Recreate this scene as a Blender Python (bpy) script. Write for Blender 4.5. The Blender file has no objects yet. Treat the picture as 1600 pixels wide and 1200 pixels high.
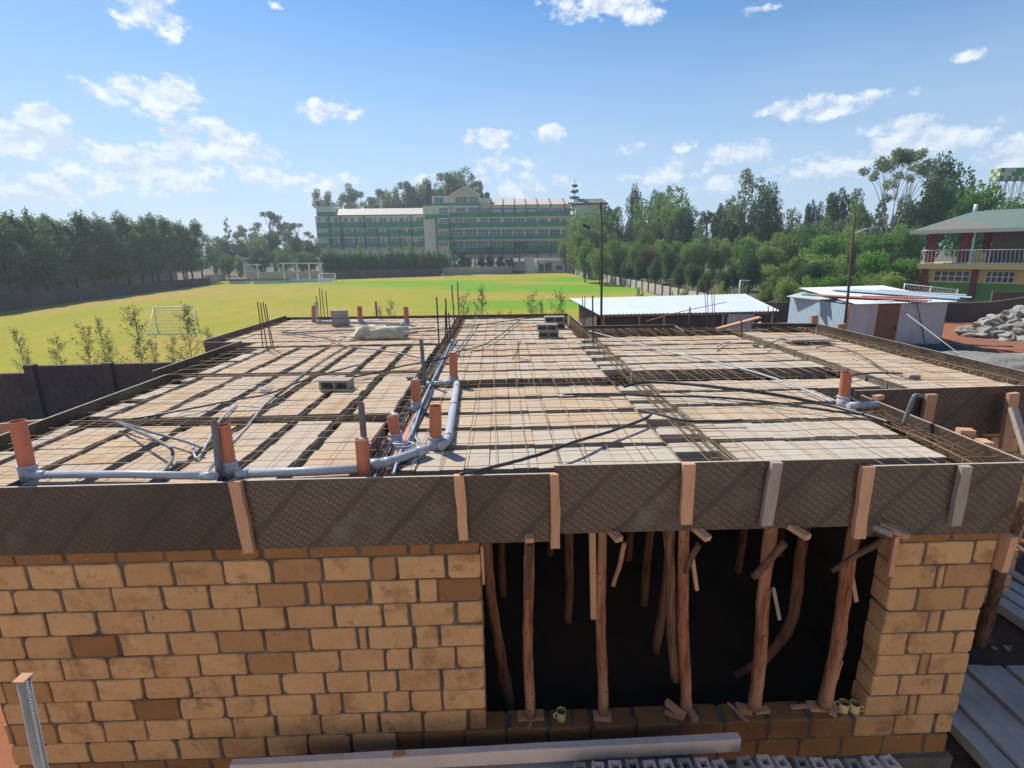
import bpy, math, random
import numpy as np
from mathutils import Vector, Matrix, noise as mnoise
R = math.radians
rnd = random.Random(7)
scene = bpy.context.scene
col = scene.collection

# ------------------------------------------------------------------ camera (origin of the site coordinates)
F, PITCH, YAW, ROLL = 807.04, 0.2492250, 0.0221218, -0.0139473
def cam_basis():
    cp, sp = math.cos(PITCH), math.sin(PITCH)
    fw = Vector((math.sin(YAW)*cp, math.cos(YAW)*cp, -sp))
    r = Vector((math.cos(YAW), -math.sin(YAW), 0))
    u = r.cross(fw)
    c, s = math.cos(ROLL), math.sin(ROLL)
    return (c*r + s*u), (-s*r + c*u), fw
CR, CU, CF = cam_basis()
cd = bpy.data.cameras.new('camera'); cam = bpy.data.objects.new('camera', cd); col.objects.link(cam)
cd.sensor_width = 36; cd.lens = 36*F/1600; cd.clip_start = 0.05; cd.clip_end = 6000
cam.matrix_world = Matrix(((CR.x, CU.x, -CF.x, 0), (CR.y, CU.y, -CF.y, 0), (CR.z, CU.z, -CF.z, 0), (0, 0, 0, 1)))
scene.camera = cam
def ray(px, py): return CF + CR*((px-800)/F) + CU*((600-py)/F)
def atY(px, py, Y):
    d = ray(px, py); return d*(Y/d.y)
def atZ(px, py, z):
    d = ray(px, py); return d*(z/d.z)
def project(P):
    P = Vector(P); d = P.dot(CF); return 800+F*P.dot(CR)/d, 600-F*P.dot(CU)/d

# ------------------------------------------------------------------ sun, sky, exposure
SUN_EL, SUN_AZ = 48.0, -38.0            # azimuth measured from +Y towards +X
sl = bpy.data.lights.new('sun', 'SUN'); sl.energy = 4.2; sl.angle = R(0.55); sl.color = (1, 0.955, 0.88)
so = bpy.data.objects.new('sun', sl); col.objects.link(so)
sdir = Vector((math.sin(R(SUN_AZ))*math.cos(R(SUN_EL)), math.cos(R(SUN_AZ))*math.cos(R(SUN_EL)), math.sin(R(SUN_EL))))
so.rotation_euler = sdir.to_track_quat('Z', 'Y').to_euler(); so.location = (-20, 10, 40)
scene.view_settings.view_transform = 'Standard'; scene.view_settings.look = 'None'
scene.view_settings.exposure = 0.58; scene.view_settings.gamma = 1

world = bpy.data.worlds.new('World'); scene.world = world; world.use_nodes = True
wt = world.node_tree; wn = wt.nodes; wl = wt.links; wn.clear()
def N(tree, typ, **kw):
    n = tree.nodes.new(typ)
    for k, v in kw.items():
        if k.startswith('_'): n.inputs[int(k[1:])].default_value = v
        else: setattr(n, k, v)
    return n
def M(tree, op, a, b=None, c=None, clamp=False):
    n = tree.nodes.new('ShaderNodeMath'); n.operation = op; n.use_clamp = clamp
    for i, v in enumerate((a, b, c)):
        if v is None: continue
        if isinstance(v, (int, float)): n.inputs[i].default_value = v
        else: tree.links.new(v, n.inputs[i])
    return n.outputs[0]
wo = N(wt, 'ShaderNodeOutputWorld'); bg = N(wt, 'ShaderNodeBackground'); bg.inputs[1].default_value = 0.115
sky = N(wt, 'ShaderNodeTexSky'); sky.sky_type = 'NISHITA'; sky.sun_disc = False
sky.sun_elevation = R(SUN_EL); sky.sun_rotation = R(SUN_AZ); sky.altitude = 1800; sky.air_density = 1.3; sky.dust_density = 0.6; sky.ozone_density = 3.0
tc = N(wt, 'ShaderNodeTexCoord'); sx = N(wt, 'ShaderNodeSeparateXYZ'); wl.new(tc.outputs['Generated'], sx.inputs[0])
az = M(wt, 'ARCTAN2', sx.outputs[0], sx.outputs[1]); el = M(wt, 'ARCSINE', sx.outputs[2])
# clouds: direction on the sky, half width, half height (radians), strength
CL = []
for (cx, cy, w, h, s) in [
    (232, 20, 62, 34, 1.0), (262, 48, 30, 20, .9), (235, 145, 92, 30, 1.0), (190, 138, 60, 20, .9), (270, 155, 46, 22, .9),
    (512, 173, 52, 19, 1.0), (765, 218, 46, 16, 1.0), (860, 210, 25, 15, 1.0), (945, 5, 100, 28, 1.0), (1005, 25, 40, 14, .8),
    (1275, 168, 92, 20, 1.0), (1515, 86, 32, 9, .9), (70, 180, 48, 16, .8), (228, 222, 24, 12, .7), (325, 228, 75, 40, .95),
    (60, 225, 110, 34, .95), (130, 235, 60, 30, .8), (170, 262, 90, 30, .8), (345, 215, 34, 22, .8), (400, 250, 60, 26, .8), (250, 265, 120, 40, .85), (490, 290, 90, 26, .75), (90, 300, 130, 30, .7), (430, 280, 60, 24, .7),
    (790, 268, 62, 28, .75), (830, 290, 90, 22, .6), (1150, 242, 62, 20, .9), (1045, 262, 42, 20, .7), (1070, 282, 110, 22, .6),
    (985, 230, 24, 9, .5), (1072, 228, 26, 11, .6), (1450, 225, 110, 30, .9), (1520, 205, 70, 18, .7), (1580, 240, 50, 34, 1.0), (1330, 258, 80, 22, .7),
    (1190, 14, 30, 6, .5), (1400, 200, 60, 12, .6), (640, 285, 70, 18, .4), (1240, 270, 90, 18, .5), (425, 5, 20, 8, .7), (1385, 148, 40, 8, .35)]:
    d = ray(cx, cy).normalized(); d2 = ray(cx+w, cy).normalized(); d3 = ray(cx, cy-h).normalized()
    a0 = math.atan2(d.x, d.y); e0 = math.asin(d.z)
    CL.append((a0, e0, abs(math.atan2(d2.x, d2.y)-a0), abs(math.asin(d3.z)-e0)+.002, s))
nz1 = N(wt, 'ShaderNodeTexNoise'); nz1.inputs['Scale'].default_value = 25; nz1.inputs['Detail'].default_value = 9; nz1.inputs['Roughness'].default_value = .62
mp = N(wt, 'ShaderNodeMapping'); mp.inputs['Scale'].default_value = (1, 1, 1.5); wl.new(tc.outputs['Generated'], mp.inputs[0]); wl.new(mp.outputs[0], nz1.inputs['Vector'])
tot = None
for a0, e0, a, b, s in CL:
    du = M(wt, 'MULTIPLY', M(wt, 'SUBTRACT', az, a0), 1/a); dv = M(wt, 'MULTIPLY', M(wt, 'SUBTRACT', el, e0), 1/b)
    q = M(wt, 'MULTIPLY_ADD', du, du, M(wt, 'MULTIPLY', dv, dv))
    m = M(wt, 'MULTIPLY', M(wt, 'SUBTRACT', 1.15, q), s)
    tot = m if tot is None else M(wt, 'SMOOTH_MAX', tot, m, .25)
nz1b = N(wt, 'ShaderNodeTexNoise'); nz1b.inputs['Scale'].default_value = 25; nz1b.inputs['Detail'].default_value = 5; nz1b.inputs['Roughness'].default_value = .62
mpb = N(wt, 'ShaderNodeMapping'); mpb.inputs['Scale'].default_value = (1, 1, 1.5); mpb.inputs['Location'].default_value = (-.006, 0, .018); wl.new(tc.outputs['Generated'], mpb.inputs[0]); wl.new(mpb.outputs[0], nz1b.inputs['Vector'])
nn = M(wt, 'MULTIPLY', M(wt, 'SUBTRACT', nz1.outputs['Fac'], .5), 5.0)
dens = M(wt, 'ADD', tot, nn)
mr = N(wt, 'ShaderNodeMapRange'); mr.interpolation_type = 'SMOOTHSTEP'; wl.new(dens, mr.inputs[0])
mr.inputs[1].default_value = .05; mr.inputs[2].default_value = 1.05; mr.inputs[3].default_value = 0; mr.inputs[4].default_value = .9
# thin high veil on the left and low down
nz2 = N(wt, 'ShaderNodeTexNoise'); nz2.inputs['Scale'].default_value = 5; nz2.inputs['Detail'].default_value = 6
mp2 = N(wt, 'ShaderNodeMapping'); mp2.inputs['Scale'].default_value = (1, 1, 4); wl.new(tc.outputs['Generated'], mp2.inputs[0]); wl.new(mp2.outputs[0], nz2.inputs['Vector'])
lowm = N(wt, 'ShaderNodeMapRange'); lowm.interpolation_type = 'SMOOTHSTEP'; wl.new(el, lowm.inputs[0])
lowm.inputs[1].default_value = .42; lowm.inputs[2].default_value = .02; lowm.inputs[3].default_value = 0; lowm.inputs[4].default_value = .72
veil = M(wt, 'MULTIPLY', lowm.outputs[0], M(wt, 'MULTIPLY_ADD', nz2.outputs['Fac'], .9, .45))
up = M(wt, 'GREATER_THAN', sx.outputs[2], -.02)
# cloud colour: white on the sun side, blue grey underneath
shade = N(wt, 'ShaderNodeMapRange'); wl.new(M(wt, 'SUBTRACT', nz1.outputs['Fac'], nz1b.outputs['Fac']), shade.inputs[0]); shade.inputs[1].default_value = -.10; shade.inputs[2].default_value = .12
cr = N(wt, 'ShaderNodeMix', data_type='RGBA'); wl.new(shade.outputs[0], cr.inputs[0])
cr.inputs[6].default_value = (3.9, 4.45, 5.2, 1); cr.inputs[7].default_value = (6.2, 6.4, 6.6, 1)
hs = N(wt, 'ShaderNodeHueSaturation'); hs.inputs['Saturation'].default_value = 1.25; hs.inputs['Value'].default_value = .78; wl.new(sky.outputs[0], hs.inputs['Color'])
mx1 = N(wt, 'ShaderNodeMix', data_type='RGBA'); wl.new(veil, mx1.inputs[0]); wl.new(hs.outputs[0], mx1.inputs[6]); mx1.inputs[7].default_value = (2.7, 3.7, 5.1, 1)
mx2 = N(wt, 'ShaderNodeMix', data_type='RGBA'); wl.new(M(wt, 'MULTIPLY', mr.outputs[0], up), mx2.inputs[0]); wl.new(mx1.outputs[2], mx2.inputs[6]); wl.new(cr.outputs[2], mx2.inputs[7])
mx3 = N(wt, 'ShaderNodeMix', data_type='RGBA'); wl.new(M(wt, 'MULTIPLY', veil, .62), mx3.inputs[0]); wl.new(mx2.outputs[2], mx3.inputs[6]); mx3.inputs[7].default_value = (3.5, 4.35, 5.4, 1)
wl.new(mx3.outputs[2], bg.inputs[0]); wl.new(bg.outputs[0], wo.inputs[0])

# ------------------------------------------------------------------ materials
MATS = {}
def mat(name, c1, c2=None, scale=6, rough=.85, bump=.0, bscale=40, metal=0, c3=None, rnd_attr=False, stretch=None, spec=.3,
        translucent=0, detail=5, contrast=.25, objinfo=0, world_coords=False, rnd_amt=1.0, spots=None, stain=None, smear=None):
    m = bpy.data.materials.new(name); m.use_nodes = True; t = m.node_tree; n = t.nodes; l = t.links; n.clear()
    out = N(t, 'ShaderNodeOutputMaterial'); b = N(t, 'ShaderNodeBsdfPrincipled'); l.new(b.outputs[0], out.inputs[0])
    b.inputs['Roughness'].default_value = rough; b.inputs['Metallic'].default_value = metal; b.inputs['Specular IOR Level'].default_value = spec
    if world_coords:
        g = N(t, 'ShaderNodeNewGeometry'); src = g.outputs['Position']
    else:
        g = N(t, 'ShaderNodeTexCoord'); src = g.outputs['Object']
    if stretch:
        mpn = N(t, 'ShaderNodeMapping'); mpn.inputs['Scale'].default_value = stretch; l.new(src, mpn.inputs[0]); src = mpn.outputs[0]
    c2 = c2 or tuple(x*.75 for x in c1)
    nz = N(t, 'ShaderNodeTexNoise'); nz.inputs['Scale'].default_value = scale; nz.inputs['Detail'].default_value = detail; nz.inputs['Roughness'].default_value = .6
    l.new(src, nz.inputs['Vector'])
    mrn = N(t, 'ShaderNodeMapRange'); l.new(nz.outputs['Fac'], mrn.inputs[0]); mrn.inputs[1].default_value = .5-contrast; mrn.inputs[2].default_value = .5+contrast
    mx = N(t, 'ShaderNodeMix', data_type='RGBA'); l.new(mrn.outputs[0], mx.inputs[0]); mx.inputs[6].default_value = (*c1, 1); mx.inputs[7].default_value = (*c2, 1)
    cc = mx.outputs[2]
    if c3:
        at = None
        if rnd_attr:
            at = N(t, 'ShaderNodeAttribute'); at.attribute_name = 'rnd'; fac = M(t, 'MULTIPLY', at.outputs['Fac'], rnd_amt)
        else:
            n3 = N(t, 'ShaderNodeTexNoise'); n3.inputs['Scale'].default_value = scale*.17; n3.inputs['Detail'].default_value = 4; l.new(src, n3.inputs['Vector'])
            m3 = N(t, 'ShaderNodeMapRange'); l.new(n3.outputs['Fac'], m3.inputs[0]); m3.inputs[1].default_value = .42; m3.inputs[2].default_value = .62; fac = m3.outputs[0]
        mx3 = N(t, 'ShaderNodeMix', data_type='RGBA'); l.new(fac, mx3.inputs[0]); l.new(cc, mx3.inputs[6]); mx3.inputs[7].default_value = (*c3, 1); cc = mx3.outputs[2]
    if stain:      # damp brown patches and smeared mortar with shapes of their own
        for sc_, lo, hi, kol, amt in ((2.3, .54, .66, stain, .75), (9, .60, .68, smear, .8), (1.1, .50, .75, tuple(x*.75 for x in c1), .5), (3.1, .60, .70, (.12, .085, .055), .55), (26, .66, .74, (.20, .11, .05), .6)):
            q = N(t, 'ShaderNodeTexNoise'); q.inputs['Scale'].default_value = sc_; q.inputs['Detail'].default_value = 7; q.inputs['Roughness'].default_value = .68; l.new(src, q.inputs['Vector'])
            k = N(t, 'ShaderNodeMapRange'); l.new(q.outputs['Fac'], k.inputs[0]); k.inputs[1].default_value = lo; k.inputs[2].default_value = hi; k.inputs[4].default_value = amt
            z = N(t, 'ShaderNodeMix', data_type='RGBA'); l.new(k.outputs[0], z.inputs[0]); l.new(cc, z.inputs[6]); z.inputs[7].default_value = (*kol, 1); cc = z.outputs[2]
    if spots:
        vs = N(t, 'ShaderNodeTexVoronoi'); vs.inputs['Scale'].default_value = spots[0]; l.new(src, vs.inputs['Vector'])
        lt = M(t, 'LESS_THAN', vs.outputs['Distance'], spots[1])
        mxs = N(t, 'ShaderNodeMix', data_type='RGBA'); l.new(lt, mxs.inputs[0]); l.new(cc, mxs.inputs[6]); mxs.inputs[7].default_value = (*spots[2], 1); cc = mxs.outputs[2]
    if objinfo:
        oi = N(t, 'ShaderNodeObjectInfo'); h = N(t, 'ShaderNodeHueSaturation'); l.new(cc, h.inputs['Color'])
        l.new(M(t, 'MULTIPLY_ADD', oi.outputs['Random'], objinfo, 1-objinfo/2), h.inputs['Value']); cc = h.outputs[0]
    l.new(cc, b.inputs['Base Color'])
    if bump:
        nb = N(t, 'ShaderNodeTexNoise'); nb.inputs['Scale'].default_value = bscale; nb.inputs['Detail'].default_value = 6; nb.inputs['Roughness'].default_value = .65; l.new(src, nb.inputs['Vector'])
        bp = N(t, 'ShaderNodeBump'); bp.inputs['Strength'].default_value = bump; bp.inputs['Distance'].default_value = .02; l.new(nb.outputs['Fac'], bp.inputs['Height']); l.new(bp.outputs[0], b.inputs['Normal'])
    if translucent:
        tr = N(t, 'ShaderNodeBsdfTranslucent'); l.new(cc, tr.inputs[0]); ms = N(t, 'ShaderNodeMixShader'); ms.inputs[0].default_value = translucent
        l.new(b.outputs[0], ms.inputs[1]); l.new(tr.outputs[0], ms.inputs[2]); l.new(ms.outputs[0], out.inputs[0])
    MATS[name] = m
    return m

def foliage(name, dark, light, bright=None):
    return mat(name, dark, light, scale=.9, rough=.75, c3=bright or tuple(min(1, x*1.5) for x in light), rnd_attr=True, rnd_amt=.7, translucent=.42, spec=.15, objinfo=.35, world_coords=True, detail=2)

# stone wall of machine cut tuff
mat('tuff', (.69, .42, .215), (.57, .325, .15), scale=7, stain=(.30, .155, .07), smear=(.26, .21, .17), c3=(.31, .15, .06), rnd_attr=True, bump=.55, bscale=42, rough=.95, spec=.1, spots=(16, .075, (.13, .07, .035)))
mat('tuff_wet', (.33, .165, .068), (.23, .11, .048), scale=5, bump=.5, bscale=45, rough=.9, spec=.15, c3=(.29, .15, .055), rnd_attr=True, spots=(11, .08, (.42, .30, .16)))
mat('mortar', (.20, .165, .135), (.075, .06, .05), scale=7, bump=.9, bscale=60, rough=.95, contrast=.18)
mat('footing_concrete', (.17, .15, .125), (.10, .085, .07), scale=5, bump=.8, bscale=30)
mat('hollow_block', (.54, .42, .30), (.47, .315, .19), scale=1.3, c3=(.50, .445, .37), rnd_attr=True, contrast=.14, bump=.6, bscale=70, rough=.95, spec=.1, world_coords=True)
mat('block_rust', (.55, .39, .26), (.48, .36, .26), scale=2.2, c3=(.50, .445, .37), rnd_attr=True, contrast=.14, bump=.6, bscale=70, rough=.95, spec=.1, world_coords=True)
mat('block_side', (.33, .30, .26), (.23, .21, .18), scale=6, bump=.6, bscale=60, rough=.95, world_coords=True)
mat('block_grey', (.38, .35, .30), (.29, .265, .23), scale=6, bump=.6, bscale=60, rough=.95)
mat('precast_pale', (.66, .57, .52), (.56, .47, .43), scale=6, bump=.4, bscale=40, rough=.9)
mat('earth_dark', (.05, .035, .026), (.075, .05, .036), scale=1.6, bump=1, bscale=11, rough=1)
mat('precast', (.50, .485, .46), (.38, .365, .345), scale=5, bump=.5, bscale=50, rough=.9, c3=(.24, .225, .21))
mat('rebar', (.10, .07, .05), (.16, .09, .055), scale=30, rough=.7, metal=.4)
mat('mesh_wire', (.42, .28, .14), (.28, .19, .10), scale=8, rough=.6, metal=.3)
mat('steel_dark', (.045, .045, .05), (.08, .06, .05), scale=20, rough=.6, metal=.5)
mat('orange_pvc', (.50, .165, .088), (.43, .135, .072), scale=5, rough=.42, spec=.4, objinfo=.12)
mat('pink_wrap', (.60, .27, .19), (.50, .2, .14), scale=20, rough=.7, bump=.4, bscale=25)
mat('paper_plug', (.72, .60, .50), (.60, .44, .34), scale=20, rough=.9, bump=.5)
mat('grey_pvc', (.42, .435, .49), (.34, .355, .40), scale=4, rough=.4, spec=.4)
mat('grey_pvc_dark', (.15, .155, .165), (.11, .115, .125), scale=4, rough=.45, spec=.35)
mat('black_poly', (.028, .028, .032), (.045, .042, .04), scale=8, rough=.38, spec=.45)
mat('pole_bark', (.38, .145, .065), (.12, .045, .022), scale=9, stretch=(3, 3, .35), rough=.9, bump=1, bscale=16, contrast=.13, detail=8, c3=(.46, .25, .15))
mat('pole_bark_dark', (.23, .12, .07), (.08, .04, .025), scale=9, stretch=(3, 3, .35), rough=.9, bump=1, detail=8, bscale=14, contrast=.16)
mat('sawn_timber', (.60, .34, .20), (.49, .26, .15), scale=5, stretch=(6, 6, .8), rough=.8, bump=.35, bscale=30, contrast=.18, objinfo=.3, spots=(9, .07, (.2, .1, .05)))
mat('sawn_grey', (.40, .33, .28), (.29, .23, .19), scale=5, stretch=(6, 6, .8), rough=.85, bump=.35, bscale=30, contrast=.18)
mat('ply_edge', (.50, .42, .34), (.36, .29, .23), scale=12, rough=.8)
mat('sack', (.66, .60, .46), (.55, .48, .34), scale=14, rough=.9, bump=.4, bscale=60)
mat('enamel', (.86, .72, .36), (.78, .63, .30), scale=12, rough=.32, spec=.5)
mat('enamel_in', (.30, .22, .10), (.25, .17, .08), scale=12, rough=.5)
mat('soil_red', (.36, .125, .055), (.24, .08, .04), scale=.9, bump=.9, bscale=9, rough=1, world_coords=True, c3=(.20, .10, .06), spots=(6, .10, (.30, .24, .2)))
mat('soil_dark', (.06, .04, .03), (.10, .066, .045), scale=1.6, bump=1, bscale=11, rough=1, world_coords=True, spots=(7, .11, (.26, .22, .19)))
mat('gravel', (.27, .25, .22), (.16, .145, .13), scale=9, bump=1, bscale=18, rough=.95, contrast=.12, spots=(8, .22, (.33, .31, .28)))
mat('fence_block', (.10, .092, .088), (.06, .055, .053), scale=2.5, bump=.7, bscale=12, rough=.95, world_coords=True, c3=(.13, .09, .07))
mat('fence_pale', (.52, .46, .40), (.42, .36, .31), scale=2, bump=.3, bscale=12)
mat('tin_white', (.66, .70, .745), (.58, .62, .67), scale=1.2, rough=.5, spec=.5)
mat('tin_grey', (.56, .54, .54), (.46, .43, .42), scale=1.8, rough=.5, metal=.35, stretch=(1, 1, .3), contrast=.2)  # grey sheet metal with upright streaks
mat('tin_blue', (.42, .55, .62), (.36, .48, .55), scale=1.6, rough=.55, metal=.1)
mat('tin_green', (.10, .40, .16), (.08, .34, .13), scale=2, rough=.5)
mat('tin_red', (.52, .22, .16), (.42, .17, .13), scale=2, rough=.55)
mat('tin_rust', (.24, .095, .055), (.17, .07, .045), scale=3, rough=.8)
mat('door_brown', (.26, .115, .06), (.19, .085, .045), scale=3, rough=.75, spots=(5, .12, (.12, .06, .04)))
mat('white_paint', (.74, .74, .72), (.66, .66, .64), scale=4, rough=.5)
mat('pale_bounce_wall', (.82, .76, .66), (.76, .70, .60), scale=1, rough=.9)  # kept pale so the unseen house throws fill light forward
mat('cream', (.74, .67, .53), (.66, .59, .46), scale=.6, rough=.85, world_coords=True)
mat('yellow_wall', (.78, .60, .28), (.70, .53, .24), scale=1, rough=.8)
mat('green_wall', (.15, .34, .08), (.12, .28, .07), scale=1, rough=.8)
mat('band_green', (.065, .29, .15), (.055, .25, .13), scale=.4, rough=.8, world_coords=True)
mat('maroon', (.26, .05, .045), (.21, .04, .036), scale=2, rough=.7)
mat('roof_cream', (.56, .53, .44), (.47, .44, .36), scale=.5, rough=.7, world_coords=True, stretch=(4, 1, 1))
mat('roof_green', (.13, .19, .155), (.17, .215, .175), scale=1.2, rough=.6, c3=(.22, .19, .15), stretch=(3, 1, 1))
mat('glass', (.045, .055, .07), (.10, .115, .13), scale=.9, rough=.12, spec=.6, world_coords=True)
mat('roof_dark', (.05, .05, .05), (.08, .08, .08), scale=4)
mat('tank_red', (.22, .035, .035), None, scale=3); mat('tank_green', (.04, .17, .10), None, scale=3); mat('tank_black', (.03, .035, .04), None, scale=3)
mat('stone_wall_house', (.27, .215, .20), (.20, .16, .15), scale=2, bump=.4)
mat('rubble', (.36, .35, .31), (.27, .26, .235), scale=3, bump=.7, bscale=14, rough=.95, objinfo=.5, c3=(.31, .25, .19))
mat('stone_blue', (.22, .25, .30), (.17, .19, .23), scale=3, bump=.7, bscale=14, rough=.9, objinfo=.3)
mat('tarp', (.015, .07, .055), (.02, .045, .04), scale=4, rough=.7, bump=.5, bscale=10)
mat('rope', (.55, .52, .46), None, scale=10)
mat('bark', (.13, .09, .065), (.08, .055, .04), scale=4, stretch=(2, 2, .5), bump=.5, bscale=8)
mat('bark_pale', (.34, .29, .24), (.22, .18, .15), scale=3, bump=.3)
mat('hay', (.3, .26, .12), None, scale=5)
foliage('leaf_row', (0.070, 0.134, 0.058), (0.128, 0.205, 0.077), (0.282, 0.371, 0.128))
foliage('leaf_dark', (0.046, 0.105, 0.044), (0.087, 0.160, 0.058), (0.166, 0.256, 0.083))
foliage('leaf_mid', (0.096, 0.186, 0.046), (0.166, 0.262, 0.064), (0.320, 0.422, 0.109))
foliage('leaf_light', (0.166, 0.256, 0.064), (0.243, 0.346, 0.090), (0.422, 0.512, 0.154))
foliage('leaf_bush', (0.077, 0.205, 0.032), (0.141, 0.294, 0.045), (0.307, 0.486, 0.090))
foliage('leaf_grey', (0.141, 0.186, 0.096), (0.218, 0.269, 0.141), (0.358, 0.410, 0.230))
foliage('leaf_red', (.11, .042, .035), (.16, .08, .055), (.26, .15, .10))
foliage('leaf_euc', (.11, .155, .075), (.17, .22, .11), (.28, .32, .18))
foliage('leaf_sapling', (.09, .13, .045), (.14, .18, .07), (.24, .27, .12))

def board_material(key='ply', gain=1.0):
    m = bpy.data.materials.new('film_plywood'); m.use_nodes = True; t = m.node_tree; l = t.links; t.nodes.clear()
    out = N(t, 'ShaderNodeOutputMaterial'); b = N(t, 'ShaderNodeBsdfPrincipled'); l.new(b.outputs[0], out.inputs[0])
    b.inputs['Roughness'].default_value = .42; b.inputs['Specular IOR Level'].default_value = .45
    tcx = N(t, 'ShaderNodeTexCoord'); oi = N(t, 'ShaderNodeObjectInfo')
    s = N(t, 'ShaderNodeSeparateXYZ'); l.new(tcx.outputs['Object'], s.inputs[0])
    h = s.outputs[0]; v = s.outputs[2]                # boards are built along local X
    a = R(-36)
    u = M(t, 'ADD', M(t, 'MULTIPLY', h, math.cos(a)), M(t, 'MULTIPLY', v, math.sin(a)))
    w = M(t, 'ADD', M(t, 'MULTIPLY', h, -math.sin(a)), M(t, 'MULTIPLY', v, math.cos(a)))
    # text rows
    row = M(t, 'FRACT', M(t, 'MULTIPLY', w, 1/.05))
    rowm = M(t, 'MULTIPLY', M(t, 'GREATER_THAN', row, .22), M(t, 'LESS_THAN', row, .82))
    cellu = M(t, 'MULTIPLY', u, 1/.032); cu = M(t, 'FRACT', cellu)
    gap = M(t, 'MULTIPLY', M(t, 'GREATER_THAN', cu, .12), M(t, 'LESS_THAN', cu, .85))
    cx = N(t, 'ShaderNodeCombineXYZ'); l.new(M(t, 'MULTIPLY', cellu, 3.0), cx.inputs[0]); l.new(M(t, 'MULTIPLY', w, 3/.05), cx.inputs[1])
    wn_ = N(t, 'ShaderNodeTexNoise'); wn_.inputs['Scale'].default_value = 1.1; wn_.inputs['Detail'].default_value = 1; l.new(cx.outputs[0], wn_.inputs['Vector'])
    gl = M(t, 'GREATER_THAN', wn_.outputs['Fac'], .47)
    mark = M(t, 'MULTIPLY', M(t, 'MULTIPLY', rowm, gap), gl)
    # broad unprinted bands the other way
    a2 = R(47); w2 = M(t, 'ADD', M(t, 'MULTIPLY', h, -math.sin(a2)), M(t, 'MULTIPLY', v, math.cos(a2)))
    band = M(t, 'LESS_THAN', M(t, 'FRACT', M(t, 'MULTIPLY', w2, 1/.40)), .13)
    mark = M(t, 'MULTIPLY', mark, M(t, 'SUBTRACT', 1, band))
    nz = N(t, 'ShaderNodeTexNoise'); nz.inputs['Scale'].default_value = 1.6; nz.inputs['Detail'].default_value = 5; l.new(tcx.outputs['Object'], nz.inputs['Vector'])
    mr_ = N(t, 'ShaderNodeMapRange'); l.new(nz.outputs['Fac'], mr_.inputs[0]); mr_.inputs[1].default_value = .35; mr_.inputs[2].default_value = .68
    base = N(t, 'ShaderNodeMix', data_type='RGBA'); l.new(mr_.outputs[0], base.inputs[0]); base.inputs[6].default_value = (.052, .034, .022, 1); base.inputs[7].default_value = (.085, .060, .044, 1)
    mk = N(t, 'ShaderNodeMix', data_type='RGBA'); l.new(M(t, 'MULTIPLY', mark, .85), mk.inputs[0]); l.new(base.outputs[2], mk.inputs[6]); mk.inputs[7].default_value = (.165, .115, .078, 1)
    bn = N(t, 'ShaderNodeMix', data_type='RGBA'); l.new(M(t, 'MULTIPLY', band, .7), bn.inputs[0]); l.new(mk.outputs[2], bn.inputs[6]); bn.inputs[7].default_value = (.050, .038, .030, 1)
    vs = N(t, 'ShaderNodeTexVoronoi'); vs.inputs['Scale'].default_value = 9; l.new(tcx.outputs['Object'], vs.inputs['Vector'])
    sp = N(t, 'ShaderNodeMix', data_type='RGBA'); l.new(M(t, 'LESS_THAN', vs.outputs['Distance'], .05), sp.inputs[0]); l.new(bn.outputs[2], sp.inputs[6]); sp.inputs[7].default_value = (.35, .28, .2, 1)
    for sc_, lo, kol, amt in ((2.1, .56, (.17, .15, .13), .45), (14, .64, (.22, .19, .15), .7), (.9, .5, (.028, .02, .015), .45)):
        ns = N(t, 'ShaderNodeTexNoise'); ns.inputs['Scale'].default_value = sc_; ns.inputs['Detail'].default_value = 8; ns.inputs['Roughness'].default_value = .7; l.new(tcx.outputs['Object'], ns.inputs['Vector'])
        kk = N(t, 'ShaderNodeMapRange'); l.new(ns.outputs['Fac'], kk.inputs[0]); kk.inputs[1].default_value = lo; kk.inputs[2].default_value = lo+.12; kk.inputs[4].default_value = amt
        s2 = N(t, 'ShaderNodeMix', data_type='RGBA'); l.new(kk.outputs[0], s2.inputs[0]); l.new(sp.outputs[2], s2.inputs[6]); s2.inputs[7].default_value = (*kol, 1); sp = s2
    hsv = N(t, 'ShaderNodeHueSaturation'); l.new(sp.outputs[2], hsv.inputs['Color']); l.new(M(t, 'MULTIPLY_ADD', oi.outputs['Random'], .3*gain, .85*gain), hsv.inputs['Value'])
    l.new(hsv.outputs[0], b.inputs['Base Color'])
    l.new(M(t, 'MULTIPLY_ADD', nz.outputs['Fac'], .5, .12), b.inputs['Roughness'])
    MATS[key] = m
board_material()
board_material('ply_shaded', .5)  # darkened copy of the board film, shade put into its colour

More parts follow.
